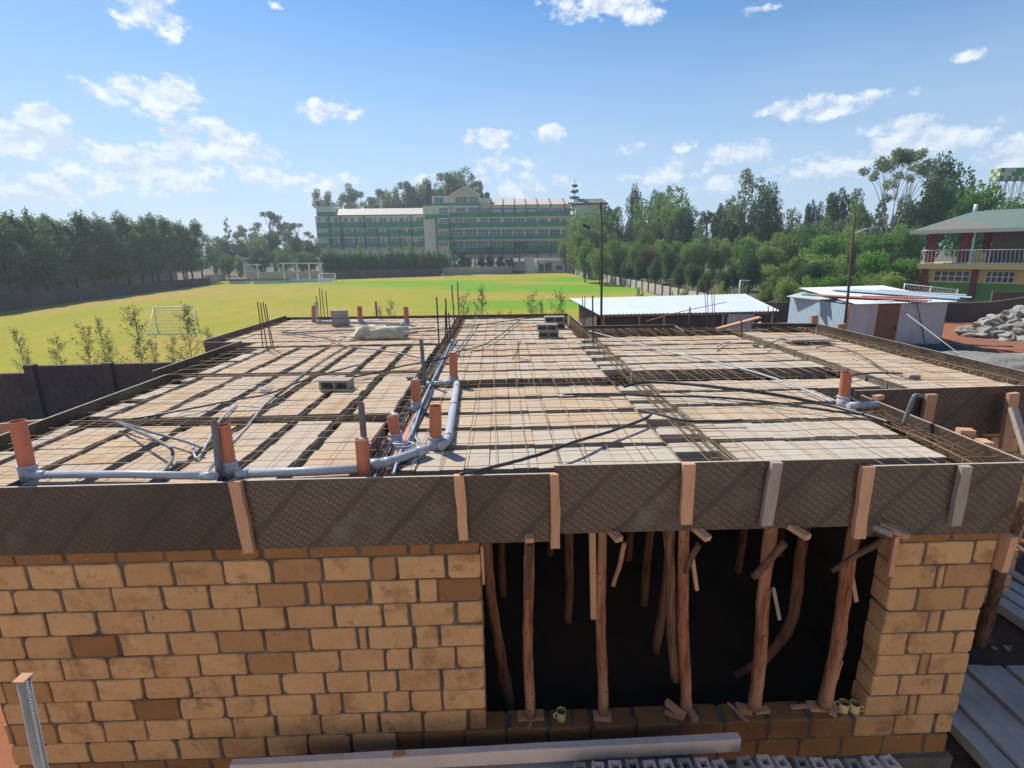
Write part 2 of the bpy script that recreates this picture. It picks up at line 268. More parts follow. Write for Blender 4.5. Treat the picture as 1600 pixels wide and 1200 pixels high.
def grass_material():
    m = bpy.data.materials.new('field_grass'); m.use_nodes = True; t = m.node_tree; l = t.links; t.nodes.clear()
    out = N(t, 'ShaderNodeOutputMaterial'); b = N(t, 'ShaderNodeBsdfPrincipled'); l.new(b.outputs[0], out.inputs[0])
    b.inputs['Roughness'].default_value = 1; b.inputs['Specular IOR Level'].default_value = .05
    g = N(t, 'ShaderNodeNewGeometry'); mpn = N(t, 'ShaderNodeMapping'); mpn.inputs['Scale'].default_value = (1, .55, 1); mpn.inputs['Rotation'].default_value = (0, 0, .3); l.new(g.outputs['Position'], mpn.inputs[0])
    def nz(sc, d=4):
        q = N(t, 'ShaderNodeTexNoise'); q.inputs['Scale'].default_value = sc; q.inputs['Detail'].default_value = d; l.new(mpn.outputs[0], q.inputs['Vector']); return q.outputs['Fac']
    def rng(x, a, c, lo=0, hi=1):
        q = N(t, 'ShaderNodeMapRange'); l.new(x, q.inputs[0]); q.inputs[1].default_value = a; q.inputs[2].default_value = c; q.inputs[3].default_value = lo; q.inputs[4].default_value = hi; return q.outputs[0]
    def mixc(f, a, c):
        q = N(t, 'ShaderNodeMix', data_type='RGBA'); l.new(f, q.inputs[0])
        if isinstance(a, tuple): q.inputs[6].default_value = (*a, 1)
        else: l.new(a, q.inputs[6])
        if isinstance(c, tuple): q.inputs[7].default_value = (*c, 1)
        else: l.new(c, q.inputs[7])
        return q.outputs[2]
    c = mixc(rng(nz(.09), .38, .62), (.38, .315, .048), (.32, .31, .040))
    c = mixc(rng(nz(.05, 6), .50, .66), c, (.42, .30, .075))
    # lime patches of fresh grass: ellipses on the ground
    s = N(t, 'ShaderNodeSeparateXYZ'); l.new(g.outputs['Position'], s.inputs[0])
    wob = M(t, 'MULTIPLY', M(t, 'SUBTRACT', nz(.13, 5), .5), 2.4)
    for (cx, cy, rx, ry) in LIME:
        du = M(t, 'MULTIPLY', M(t, 'SUBTRACT', s.outputs[0], cx), 1/rx); dv = M(t, 'MULTIPLY', M(t, 'SUBTRACT', s.outputs[1], cy), 1/ry)
        q = M(t, 'ADD', M(t, 'MULTIPLY_ADD', du, du, M(t, 'MULTIPLY', dv, dv)), wob)
        c = mixc(rng(q, 1.5, .3, 0, .95), c, (.12, .33, .022))
    for (cx, cy, rx, ry) in [(-25.5, 40, 5, 2.2), (-35, 100, 5, 2.5), (-52, 70, 3.5, 18), (-20, 58, 9, 3), (2, 70, 7, 2.4)]:
        du = M(t, 'MULTIPLY', M(t, 'SUBTRACT', s.outputs[0], cx), 1/rx); dv = M(t, 'MULTIPLY', M(t, 'SUBTRACT', s.outputs[1], cy), 1/ry)
        q = M(t, 'ADD', M(t, 'MULTIPLY_ADD', du, du, M(t, 'MULTIPLY', dv, dv)), wob)
        c = mixc(rng(q, 1.4, .2, 0, .55), c, (.44, .29, .10))
    c = mixc(rng(nz(3.5, 6), .3, .75, 0, .5), c, (.19, .18, .03))
    c = mixc(rng(nz(.45, 7), .48, .7, 0, .5), c, (.24, .25, .035))
    l.new(c, b.inputs['Base Color'])
    q = N(t, 'ShaderNodeTexNoise'); q.inputs['Scale'].default_value = 6; q.inputs['Detail'].default_value = 5; l.new(g.outputs['Position'], q.inputs['Vector'])
    bp = N(t, 'ShaderNodeBump'); bp.inputs['Strength'].default_value = .8; bp.inputs['Distance'].default_value = .05; l.new(q.outputs['Fac'], bp.inputs['Height']); l.new(bp.outputs[0], b.inputs['Normal'])
    MATS['field_grass'] = m

# ------------------------------------------------------------------ mesh helper
class MB:
    def __init__(s): s.v = []; s.f = []; s.m = []; s.r = []; s.sm = []
    def add(s, vs, fs, mi=0, r=0., smooth=False):
        o = len(s.v); s.v += [tuple(p) for p in vs]; s.f += [tuple(i+o for i in f) for f in fs]
        s.m += [mi]*len(fs); s.r += [r]*len(fs); s.sm += [smooth]*len(fs)
    def box(s, x0, x1, y0, y1, z0, z1, mi=0, r=0., jit=0):
        j = lambda: rnd.uniform(-jit, jit) if jit else 0
        vs = [(x+j(), y+j(), z+j()) for z in (z0, z1) for x, y in ((x0, y0), (x1, y0), (x1, y1), (x0, y1))]
        s.add(vs, [(3, 2, 1, 0), (4, 5, 6, 7), (0, 1, 5, 4), (1, 2, 6, 5), (2, 3, 7, 6), (3, 0, 4, 7)], mi, r)
    def bar(s, p0, p1, w, h, mi=0, r=0., up=(0, 0, 1), jit=0, taper=1):
        p0 = Vector(p0); p1 = Vector(p1); d = (p1-p0).normalized(); upv = Vector(up)
        if abs(d.dot(upv)) > .98: upv = Vector((0, 1, 0))
        sd = d.cross(upv).normalized(); uu = sd.cross(d)
        vs = []
        for p, k in ((p0, 1), (p1, taper)):
            for a, b in ((-1, -1), (1, -1), (1, 1), (-1, 1)):
                q = p+sd*(a*w/2*k)+uu*(b*h/2*k)
                if jit: q += Vector([rnd.uniform(-jit, jit) for _ in range(3)])
                vs.append(q)
        s.add(vs, [(3, 2, 1, 0), (4, 5, 6, 7), (0, 1, 5, 4), (1, 2, 6, 5), (2, 3, 7, 6), (3, 0, 4, 7)], mi, r)
    def tube(s, pts, rad, n=8, mi=0, r=0., caps=True, smooth=True, wob=0):
        pts = [Vector(p) for p in pts]; rr = rad if isinstance(rad, (list, tuple)) else [rad]*len(pts)
        vs = []; ref = None
        for i, p in enumerate(pts):
            d = (pts[min(i+1, len(pts)-1)]-pts[max(i-1, 0)]).normalized()
            if ref is None: ref = Vector((0, 0, 1)) if abs(d.z) < .9 else Vector((1, 0, 0))
            a = (ref - d*ref.dot(d)).normalized(); ref = a; b = d.cross(a)
            for k in range(n):
                t = 2*math.pi*k/n; q = rr[i]*(1+(rnd.uniform(-wob, wob) if wob else 0))
                vs.append(p+a*(math.cos(t)*q)+b*(math.sin(t)*q))
        fs = [(i*n+k, i*n+(k+1) % n, (i+1)*n+(k+1) % n, (i+1)*n+k) for i in range(len(pts)-1) for k in range(n)]
        s.add(vs, fs, mi, r, smooth)
        if caps:
            o = len(s.v)-len(vs); s.f += [tuple(o+k for k in reversed(range(n))), tuple(o+(len(pts)-1)*n+k for k in range(n))]
            s.m += [mi]*2; s.r += [r]*2; s.sm += [False]*2
    def lathe(s, prof, n=20, mi=0, c=(0, 0, 0), smooth=True):
        vs = [(c[0]+q*math.cos(2*math.pi*k/n), c[1]+q*math.sin(2*math.pi*k/n), c[2]+z) for q, z in prof for k in range(n)]
        fs = [(i*n+k, i*n+(k+1) % n, (i+1)*n+(k+1) % n, (i+1)*n+k) for i in range(len(prof)-1) for k in range(n)]
        s.add(vs, fs, mi, 0, smooth)
    def ring(s, a, b):  # merge another MB
        o = len(s.v)
    def build(s, name, mats, parent=None, loc=None):
        me = bpy.data.meshes.new(name)
        off = Vector(loc) if loc is not None else (wloc(parent) if parent is not None else Vector((0, 0, 0)))
        v = np.array(s.v, dtype=np.float32).reshape(-1, 3) - np.array(off, dtype=np.float32)
        me.from_pydata(v.tolist(), [], s.f)
        if isinstance(mats, str): mats = [mats]
        for k in mats: me.materials.append(MATS[k])
        me.polygons.foreach_set('material_index', s.m); me.polygons.foreach_set('use_smooth', s.sm)
        at = me.attributes.new('rnd', 'FLOAT', 'FACE'); at.data.foreach_set('value', s.r)
        me.update()
        o = bpy.data.objects.new(name, me); col.objects.link(o)
        if parent is not None: o.parent = parent
        if loc is not None and parent is None: o.location = loc
        return o
def wloc(o):
    p = Vector((0, 0, 0))
    while o is not None: p += o.location; o = o.parent
    return p
def tag(o, label=None, cat=None, group=None, kind=None):
    if label: o['label'] = label
    if cat: o['category'] = cat
    if group: o['group'] = group
    if kind: o['kind'] = kind
    return o
def empty(name, loc, label, cat, group=None):
    o = bpy.data.objects.new(name, None); col.objects.link(o); o.location = loc; o.empty_display_size = .1
    return tag(o, label, cat, group)
def copy_tree(o, parent=None):
    c = o.copy(); col.objects.link(c)
    if parent is not None: c.parent = parent
    for ch in list(o.children): copy_tree(ch, c)
    return c
# ------------------------------------------------------------------ terrain
def smooth(a, b, x):
    t = max(0, min(1, (x-a)/(b-a))); return t*t*(3-2*t)
def field_z(X, Y): return -6.3 + 1.4*max(0, min(1, (Y-30)/95)) + (.5*smooth(24, 34, X))
def yard_z(X, Y): return -4.92 + .5*max(smooth(7, 13, X), smooth(13, 19, Y)*smooth(0, 4, X)) + mnoise.noise(Vector((X*.5, Y*.5, 0)))*.06
LIME = [(16, 82, 20, 8), (22, 103, 16, 10), (-19, 101, 24, 5.5), (-1, 86, 13, 6), (6, 60, 14, 5), (-10, 93, 18, 4)]
grass_material()
def grid(name, xs, ys, fz, m, keep=None, kind='structure'):
    mb = MB(); nx = len(xs)
    vs = [(x, y, fz(x, y)) for y in ys for x in xs]
    fs = [(j*nx+i, j*nx+i+1, (j+1)*nx+i+1, (j+1)*nx+i) for j in range(len(ys)-1) for i in range(nx-1)
          if keep is None or keep((xs[i]+xs[i+1])/2, (ys[j]+ys[j+1])/2)]
    mb.add(vs, fs, 0, 0, True)
    return tag(mb.build(name, m), kind=kind)
def lin(a, b, n): return [a+(b-a)*i/(n-1) for i in range(n)]
mat('ground_far', (.075, .085, .03), (.11, .095, .045), scale=.12, rough=1, world_coords=True, c3=(.14, .10, .06), bump=.6, bscale=1.5)
grid('ground', [-3000, -900, -400, -200, -120]+lin(-90, 90, 46)+[120, 200, 400, 900, 3000], [-60, -20, 0]+lin(10, 180, 52)+[230, 320, 600, 1200, 3500], lambda x, y: field_z(x, y)-.06, 'ground_far')
grid('field', lin(-80, 24, 66), lin(16.2, 136, 70), lambda x, y: field_z(x, y), 'field_grass',
     keep=lambda x, y: x > -58-.02*(y-60) and x < 17+ (119-y)*.087)
yard = grid('yard_soil', lin(-34, 44, 120), lin(-8, 33, 90), yard_z, 'soil_red', keep=lambda x, y: y < 16.1 or x > 3)
grid('trodden_soil', lin(4.3, 11, 40), lin(-3, 9.5, 50), lambda x, y: yard_z(x, y)+.015+.03*mnoise.noise(Vector((x*3, y*3, 2))), 'soil_dark', keep=lambda x, y: ((x-5.5)/4.4)**2+((y-3.5)/5.2)**2+.5*mnoise.noise(Vector((x*.8, y*.8, 5)))+.35*mnoise.noise(Vector((x*3, y*3, 7))) < 1)

# ------------------------------------------------------------------ the unfinished stone house
H0 = Vector((0, 3.9, -4.95))
house = empty('unfinished_stone_house', H0, 'unfinished yellow stone block house with a wide propped window opening under wooden shuttering', 'building')
YF = 3.776; ZT = -2.401; CP = .225
def stone(mb, T, u0, u1, z0, z1, depth=.2, mi=0, r=0.):
    hx = (u1-u0)/2; hz = (z1-z0)/2; cu = (u0+u1)/2; cz = (z0+z1)/2
    pts = []
    for sx, sz in ((1, 1), (-1, 1), (-1, -1), (1, -1)):
        c = min(rnd.choice([.006, .01, .014, .02, .03, .05]), hx*.6, hz*.6)
        for k in range(3):
            t = k/2*math.pi/2
            a, b = {(1, 1): (math.cos(t), math.sin(t)), (-1, 1): (-math.sin(t), math.cos(t)), (-1, -1): (-math.cos(t), -math.sin(t)), (1, -1): (math.sin(t), -math.cos(t))}[(sx, sz)]
            pts.append((sx*(hx-c)+a*c+rnd.uniform(-.003, .003), sz*(hz-c)+b*c+rnd.uniform(-.003, .003)))
        # a worn point half way along the edge
        nx_ = {(1, 1): (0, hz), (-1, 1): (-hx, 0), (-1, -1): (0, -hz), (1, -1): (hx, 0)}[(sx, sz)]
        pts.append((nx_[0]+rnd.uniform(-.005, .004)*(1 if nx_[0] > 0 else -1 if nx_[0] < 0 else 2), nx_[1]+rnd.uniform(-.005, .004)*(1 if nx_[1] > 0 else -1 if nx_[1] < 0 else 2)))
    n = len(pts); tilt = rnd.uniform(-.006, .006); vs = []
    for ins, d in ((.011, 0), (.003, .005), (0, .016), (0, depth)):
        for a, b in pts:
            k1 = (hx-ins)/hx; k2 = (hz-ins)/hz
            vs.append(T(cu+a*k1, d+tilt, cz+b*k2))
    fs = [tuple(range(n))]+[(i*n+k, (i+1)*n+k, (i+1)*n+(k+1) % n, i*n+(k+1) % n) for i in range(3) for k in range(n)]+[tuple(3*n+k for k in reversed(range(n)))]
    mb.add(vs, fs, mi, r)
TF = lambda u, d, z: (u, YF+d, z)
def course(mb, T, u_start, u_end, z1, z0, lens, mi_f, from_right=True):
    """lay stones from u_start towards u_end; lens = the first given lengths"""
    u = u_start; k = 0; sg = -1 if u_end < u_start else 1
    while (u_end-u)*sg > .03:
        L = lens[k] if k < len(lens) else rnd.choice([.355, .365, .37, .375, .385])
        L = min(L, abs(u_end-u))
        a, b = sorted((u, u+sg*L)); jz = rnd.uniform(.004, .008)
        mi, r = mi_f(k, (a+b)/2)
        if b-a > .03: stone(mb, T, a, b, z0+jz+rnd.uniform(0, .004), z1-jz*.6, .2, mi, r)
        u += sg*(L+rnd.uniform(.014, .034)); k += 1
def yel(k, x):
    q = rnd.random()
    if q < .03: return 1, rnd.uniform(0, .6)
    return 0, (rnd.uniform(.35, .75) if q < .11 else rnd.uniform(0, .25))
def wet(k, x): return 1, rnd.uniform(0, .5)
mb = MB()
firsts = {1: [.27, .38, .19, .38], 2: [.36, .15, .37, .38, .10], 3: [.21, .36, .20, .38], 4: [.36, .19, .37, .06, .38], 5: [.23, .37, .2, .37], 6: [.36, .36, .23], 7: [.37, .26, .2, .36, .22], 8: [.14, .38, .36, .12, .36]}
course(mb, TF, -.20, -4.44, ZT+.155, ZT, [.38, .17, .38], wet)
for k in range(1, 9): course(mb, TF, -.195, -4.44, ZT-CP*(k-1), ZT-CP*k, firsts[k], yel)
mb.box(-4.42, -.215, YF+.016, YF+.19, ZT-8*CP, ZT+.30, 2)
mb.build('front_wall', ['tuff', 'tuff_wet', 'mortar'], house)
# sill course and the dark course under it, all along the front
mb = MB()
course(mb, TF, -.02, -4.44, ZT-CP*8, ZT-CP*9, [.36, .36, .2], lambda k, x: wet(k, x) if x > -1.1 else yel(k, x))
course(mb, TF, .0, 4.15, ZT-CP*8, ZT-CP*9, [.36, .36, .40, .38], lambda k, x: wet(k, x) if x < 3.1 else yel(k, x))
course(mb, TF, -.4, -4.44, ZT-CP*9, ZT-CP*10, [.3], wet)
course(mb, TF, -.38, 4.13, ZT-CP*9, ZT-CP*10, [.3], wet)
mb.box(-4.42, 4.12, YF+.011, YF+.19, ZT-10*CP-.02, ZT-8*CP-.012, 2)
for i in range(12):   # mortar droppings in the joints of the sill
    x = -.05+i*.31+rnd.uniform(-.06, .06); mb.box(x, x+rnd.uniform(.02, .05), YF+.02, YF+.17, ZT-8*CP-.015, ZT-8*CP+.004, 2, 0, .004)
mb.build('sill_wall', ['tuff', 'tuff_wet', 'mortar'], house)
mb = MB(); TP = lambda u, d, z: (u, YF+d, z)
pl = {1: [.24, .40, .19], 2: [.38, .045, .40], 3: [.25, .40, .22], 4: [.38, .09, .38], 5: [.24, .40, .2], 6: [.38, .07, .38], 7: [.24, .40, .2], 8: [.38, .06, .38]}
course(mb, TP, 3.31, 4.15, ZT+.13, ZT, [.42, .39], wet)
for k in range(1, 9): course(mb, TP, 3.305+rnd.uniform(-.012, .012), 4.155, ZT-CP*(k-1), ZT-CP*k, pl[k], lambda k, x: (0, rnd.choice([.05, .1, .2, .3, .5])))
mb.box(3.325, 4.135, YF+.016, YF+.19, ZT-8*CP, ZT+.30, 2)
mb.build('pillar', ['tuff', 'tuff_wet', 'mortar'], house)
# side wall of the front part and front wall of the right wing
mb = MB(); TS = lambda u, d, z: (4.155-d, u, z)
for k in range(-1, 12):
    course(mb, TS, YF+.2+(.1 if k % 2 else 0), 6.05, ZT-CP*(k-1) if k > 0 else ZT-CP*(k-1), ZT-CP*k, [], yel)
mb.box(3.97, 4.14, YF+.2, 6.05, -4.95, ZT+.30, 2)
mb.build('side_wall', ['tuff', 'tuff_wet', 'mortar'], house)
mb = MB(); TW = lambda u, d, z: (u, 6.15+d, z)
for k in range(-1, 12): course(mb, TW, 4.2+(.18 if k % 2 else 0), 7.1, ZT-CP*(k-1), ZT-CP*k, [], yel)
mb.box(4.16, 7.08, 6.162, 6.34, -4.95, ZT+.30, 2)
mb.build('wing_wall', ['tuff', 'tuff_wet', 'mortar'], house)
for nm, b in (('side_wall', (-4.43, -4.23, YF+.2, 14.3)), ('side_wall', (6.9, 7.1, 6.35, 11.5))):
    mb = MB(); mb.box(*b, -4.95, -1.99, 0); mb.build(nm, ['mortar'], house)
mb = MB()
for a, b in ((-4.2, 1.9), (2.3, 3.75), (4.45, 6.9)): mb.box(a, b, 11.2, 11.4, -4.95, -1.99)
for a, b in ((1.9, 2.3), (3.75, 4.45)):
    mb.box(a, b, 11.2, 11.4, -4.95, -4.6)
    for i in range(4): mb.box(a+.08*i+.03, a+.08*i+.045, 11.28, 11.30, -4.6, -1.99)
mb.build('back_wall', ['mortar'], house)
mb = MB(); mb.box(-4.5, 4.19, YF-.03, YF+.24, -4.98, ZT-10*CP-.005, 0, 0, .008); mb.build('footing', ['footing_concrete'], house)
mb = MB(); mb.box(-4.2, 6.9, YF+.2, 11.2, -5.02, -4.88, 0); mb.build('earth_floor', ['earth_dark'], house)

mb = MB(); mb.box(3.925, 3.950, YF+.22, 6.0, -4.9, -2.0); mb.build('inner_shade_panel', ['ply_shaded'], house)  # dark sheet added inside, standing in for shade on the side wall
# ------------------------------------------------------------------ hollow block deck
ZB = -1.74; BH = .155
deck = empty('hollow_block_deck', Vector((0, 8, -1.95)), 'unpoured floor deck of pale hollow blocks in rows on the stone house', 'floor deck')
row_n = 0
def block_row(axis, a0, a1, c0, c1, pale=0, zoff=0):
    """a row of blocks along axis from a0 to a1, covering c0..c1 across it"""
    global row_n
    mb = MB(); a = a0; rr0 = rnd.random() < .35
    while a < a1-.06:
        L = min(.205, a1-a-.001)
        j = rnd.uniform(-.006, .006); j2 = rnd.uniform(-.012, .012); zt = ZB+zoff+rnd.uniform(-.006, .006)
        mi = 1 if rnd.random() < .3 and not pale else 0; r = (rnd.random()**2*.5+(.25 if rr0 else 0)) if not pale else rnd.uniform(.55, 1)
        b = (a+.002, a+L-.004, c0+j2, c1+j2) if axis == 'x' else (c0+j2, c1+j2, a+.002, a+L-.004)
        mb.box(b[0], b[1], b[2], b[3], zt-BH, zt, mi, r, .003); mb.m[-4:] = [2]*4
        a += L
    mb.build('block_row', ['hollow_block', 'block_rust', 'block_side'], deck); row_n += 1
ribsx = [-4.45, -3.90, -3.34, -2.77, -2.24, -1.76, -1.19]
bays = [(3.86, 5.36), (5.62, 7.58), (7.80, 10.02)]
for bi, (y0, y1) in enumerate(bays):
    for i in range(6):
        block_row('y', y0+rnd.uniform(-.03, .03), y1, ribsx[i]+.062, ribsx[i+1]-.062)
    yy = y0+.1
    while yy < y1-.2:      # ragged edge row of half blocks at the left board
        L = min(rnd.uniform(.45, .8), y1-yy); block_row('y', yy, yy+L, -4.50-rnd.uniform(.12, .22), -4.50, pale=1); yy += L+rnd.uniform(.05, .22)
yy = 10.25
while yy < 14.2:
    block_row('x', -5.80 if yy > 10.5 else -5.05, -1.2, yy, yy+.46); yy += .56
mid = [3.99, 4.54, 5.06, 5.60, 6.21, 7.13, 7.73, 8.32, 8.88, 9.46, 10.05, 10.65, 11.25, 11.85, 12.45, 13.05, 13.6]
for i, y in enumerate(mid):
    d = (mid[i+1]-y-.115) if i+1 < len(mid) and i != 4 else .46
    block_row('x', -.93, 1.52+(.1 if i > 9 else 0), y, y+min(d, .48), pale=1 if i == 0 else 0)
rt = [4.02, 4.58, 5.13, 5.73, 6.33, 7.50, 8.06, 8.66, 9.20, 9.70, 10.15]
for i, y in enumerate(rt):
    d = (rt[i+1]-y-.115) if i+1 < len(rt) and i != 4 else .46
    block_row('x', 2.02-(.05 if i % 2 else 0), (3.80 if y < 5.0 else 3.95) if y < 6 else 4.92, y, y+min(d, .50), pale=1 if i in (0, 1, 5) else 0)
for i in range(3): block_row('y', 6.2, 11.0-.1*i, 5.20+.47*i, 5.20+.47*i+.45)
# ledges across the wide beam
for y in [4.12, 4.58, 5.06, 5.44, 5.80, 6.25, 7.5, 7.9, 8.45, 9.0, 9.6, 10.2]:
    mb = MB(); mb.box(1.56, 1.97, y+.2, y+.42, ZB-.12, ZB-.02, 0, .8, .006); mb.build('ledge', ['hollow_block'], deck)
# precast ribs under the gaps, one mesh per direction
def rib(x0, x1, y0, y1, z1=-1.925): 
    mb = MB(); mb.box(x0, x1, y0, y1, -1.97, z1, 0, rnd.random(), .002); mb.build('rib', ['precast'], deck)
for x in ribsx:
    for y0, y1 in bays: rib(x-.05, x+.05, y0, y1)
for i in range(len(mid)-1): rib(-.95, 1.55, mid[i+1]-.14, mid[i+1]-.01)
for i in range(len(rt)-1): rib(2.0, 4.9 if rt[i] > 6 else 3.9, rt[i+1]-.14, rt[i+1]-.01)
mb = MB()
for b in ((-4.95, -1.14, 3.82, 5.40), (-4.95, -1.14, 5.58, 7.62), (-5.2, -1.14, 7.77, 10.08), (-6.1, -1.14, 10.2, 14.4), (-.95, 1.55, 3.82, 6.75), (-.95, 1.7, 7.12, 14.3), (2.0, 4.05, 3.82, 6.0), (2.0, 4.95, 6.0, 6.85), (2.0, 4.95, 7.49, 10.7), (5.17, 6.65, 6.15, 11.1)):
    mb.box(*b, -1.99, -1.972)
mb.build('shuttering_sheet', ['ply'], deck)
mb = MB()
for b in ((-5.3, 4.17, 5.40, 5.58), (-4.98, -1.14, 7.62, 7.77), (-5.35, -1.14, 10.08, 10.2), (-1.14, -.95, 3.82, 14.3), (-.95, 1.55, 6.75, 7.12), (1.55, 2.0, 3.82, 14.3), (2.0, 4.95, 6.85, 7.49), (4.95, 5.17, 6.0, 11.2), (6.65, 7.15, 6.15, 11.5), (1.9, 5.2, 10.7, 12.0), (4.05, 4.17, 3.82, 6.0)):
    mb.box(*b, -2.25, -2.232)
    for x in (b[0], b[1]): mb.box(x-.006, x+.006, b[2], b[3], -2.24, -1.99)
    for y in (b[2], b[3]): mb.box(b[0], b[1], y-.006, y+.006, -2.24, -1.99)
mb.build('beam_shuttering', ['ply'], deck)

# ------------------------------------------------------------------ formwork boards (each its own thing)
def board(p0, p1, z0, z1, label, th=.018, flip=False, m='ply', group='plywood shuttering boards'):
    p0 = Vector((*p0, 0)); p1 = Vector((*p1, 0)); L = (p1-p0).length
    mb = MB(); nseg = 1
    mb.box(0, L, -th/2, th/2, 0, z1-z0, 0)
    # sawn edge on top, a hair proud
    mb.box(-.001, L+.001, -th/2-.001, th/2+.001, z1-z0, z1-z0+.0025, 1)
    o = mb.build('plywood_board', [m, 'ply_edge'])
    o.location = (p0.x, p0.y, z0); o.rotation_euler = (0, 0, math.atan2(p1.y-p0.y, p1.x-p0.x))
    return tag(o, label, 'plywood board', group)
YB = YF-.016
board((-4.62, YB), (-2.06, YB), -2.285, -1.70, 'shade-darkened front plywood board at the far left, below the leftmost orange pipe', m='ply_shaded')
board((-2.057, YB), (.40, YB), -2.285, -1.69, 'brown front plywood board between the leaning left batten and the raised board')
board((.403, YB-.002), (2.90, YB-.002), -2.215, -1.622, 'raised brown front plywood board above the middle timber props')
board((2.903, YB), (4.20, YB), -2.315, -1.69, 'front plywood board on top of the right stone pillar')
board((-4.80, 3.74), (-4.80, 7.34), -2.1, -1.63, 'long dark plywood board on the left edge, nearest the camera')
board((-5.16, 7.60), (-5.16, 10.32), -2.05, -1.63, 'middle plywood board of the stepped left edge')
board((-5.93, 10.4), (-5.97, 14.62), -2.05, -1.62, 'far plywood board of the stepped left edge, beside the starter bars')
board((-5.92, 10.38), (-5.18, 10.36), -2.05, -1.66, 'short cross board at the far step of the left edge')
board((-5.95, 14.60), (1.9, 14.40), -2.0, -1.67, 'long black back board seen edge on below the field')
board((4.222, 3.80), (4.26, 5.78), -2.1, -1.69, 'patterned plywood board on the inner right edge with cleats behind it')
board((4.30, 5.95), (7.25, 6.06), -2.30, -1.68, 'dark plywood board across the front of the right wing')
board((7.22, 6.1), (7.36, 11.75), -2.1, -1.69, 'long patterned plywood board on the right edge in front of the tin shack')
board((5.95, 12.0), (7.34, 11.78), -2.1, -1.69, 'short plywood board at the far right corner of the deck')
board((1.98, 12.1), (4.10, 12.02), -2.1, -1.70, 'low dark board behind the open rebar gap')
board((4.11, 12.0), (4.0, 11.05), -2.1, -1.71, 'short sunlit return board beside the open rebar gap')
board((4.02, 11.02), (5.85, 11.06), -2.05, -1.70, 'pale dusty board on the back edge of the right bay')
board((1.95, 14.4), (1.95, 12.15), -2.1, -1.69, 'short return board behind the stacked hollow blocks')

def batten(px0, py0, px1, py1, w, label, y=YF-.055, m='sawn_timber', th=.045, cat='batten', name='timber_batten', group='cleats nailed on the front boards'):
    a = atY(px0, py0, y); b = atY(px1, py1, y+.004)
    mb = MB(); n = 5; pts = [a.lerp(b, i/(n-1)) for i in range(n)]
    for i in range(n-1):
        pass
    ws = [w*(1+rnd.uniform(-.09, .09)) for _ in range(n)]
    vs = []
    for i, p in enumerate(pts):
        off = rnd.uniform(-.004, .004)
        for sx, sy in ((-1, -1), (1, -1), (1, 1), (-1, 1)): vs.append((p.x+sx*ws[i]/2+off, p.y+sy*th/2, p.z))
    fs = [(0, 1, 2, 3), tuple((n-1)*4+k for k in (3, 2, 1, 0))]+[(i*4+(k+1) % 4, i*4+k, (i+1)*4+k, (i+1)*4+(k+1) % 4) for i in range(n-1) for k in range(4)]
    mb.add(vs, fs)
    o = mb.build(name, [m], loc=tuple((a+b)/2)); return tag(o, label, cat, group)
batten(367, 751, 391, 862, .088, 'leaning splintered batten on the front board, leftmost of the row')
batten(717, 742, 725, 842, .078, 'narrow pale batten on the front board, second from the left')
batten(867, 740, 868, 855, .072, 'long knotty batten at the step up to the raised board')
batten(1076, 724, 1071, 818, .095, 'broad orange batten in the middle of the raised board')
batten(1213, 722, 1197, 820, .090, 'greyish batten on the raised board, right of its middle', m='sawn_grey')
batten(1356, 728, 1340, 840, .095, 'long orange batten covering the right end of the raised board')
batten(1509, 728, 1490, 820, .085, 'pale batten on the board over the stone pillar', m='sawn_grey')
def plank(a, b, w, h, label, m='sawn_timber', name='timber_offcut', cat='timber offcut', group=None, up=(0, 0, 1), jit=.003):
    mb = MB(); mb.bar(a, b, w, h, 0, 0, up, jit); a = Vector(a); b = Vector(b)
    return tag(mb.build(name, [m], loc=tuple((a+b)/2)), label, cat, group)
plank(atY(1455, 616, 5.90), atY(1440, 690, 5.90), .13, .05, 'orange cleat on the dark right wing board, left one', up=(0, 1, 0), cat='batten', name='timber_batten')
plank(atY(1583, 614, 5.90), atY(1570, 700, 5.90), .12, .05, 'orange cleat on the dark right wing board, next to the grey strut', up=(0, 1, 0), cat='batten', name='timber_batten')
plank(atY(1583, 638, 5.80), atY(1606, 712, 5.4), .09, .05, 'grey strut leaning on the right wing board', m='sawn_grey', up=(0, 1, 0), cat='strut', name='timber_strut')
plank(atZ(1366, 622, -1.66), atZ(1378, 620, -1.66), .06, .05, 'small block end at the inner right corner of the boards')
plank(atZ(1504, 676, -1.72), atZ(1512, 681, -1.72), .10, .12, 'cleat end standing up behind the inner right board, near the middle', up=(0, 1, 0))
plank(atZ(1530, 690, -1.76), atZ(1545, 697, -1.76), .07, .09, 'low cleat end behind the inner right board, nearer the front', up=(0, 1, 0))
plank(atY(1273, 493, 12.2), atY(1272, 512, 12.2), .16, .06, 'upright cleat behind the far right corner board', up=(0, 1, 0))
plank(atY(1315, 506, 11.1), atY(1314, 519, 11.1), .16, .06, 'upright cleat behind the right edge board, in front of the leaning lamp pole', up=(0, 1, 0))
plank((-4.92, 5.3, -1.72), (-4.82, 5.42, -1.72), .07, .08, 'short cleat on the left edge board')
plank((-5.55, 5.5, -1.84), (-4.85, 5.55, -1.80), .04, .20, 'board end sticking out beyond the left edge', m='sawn_timber')

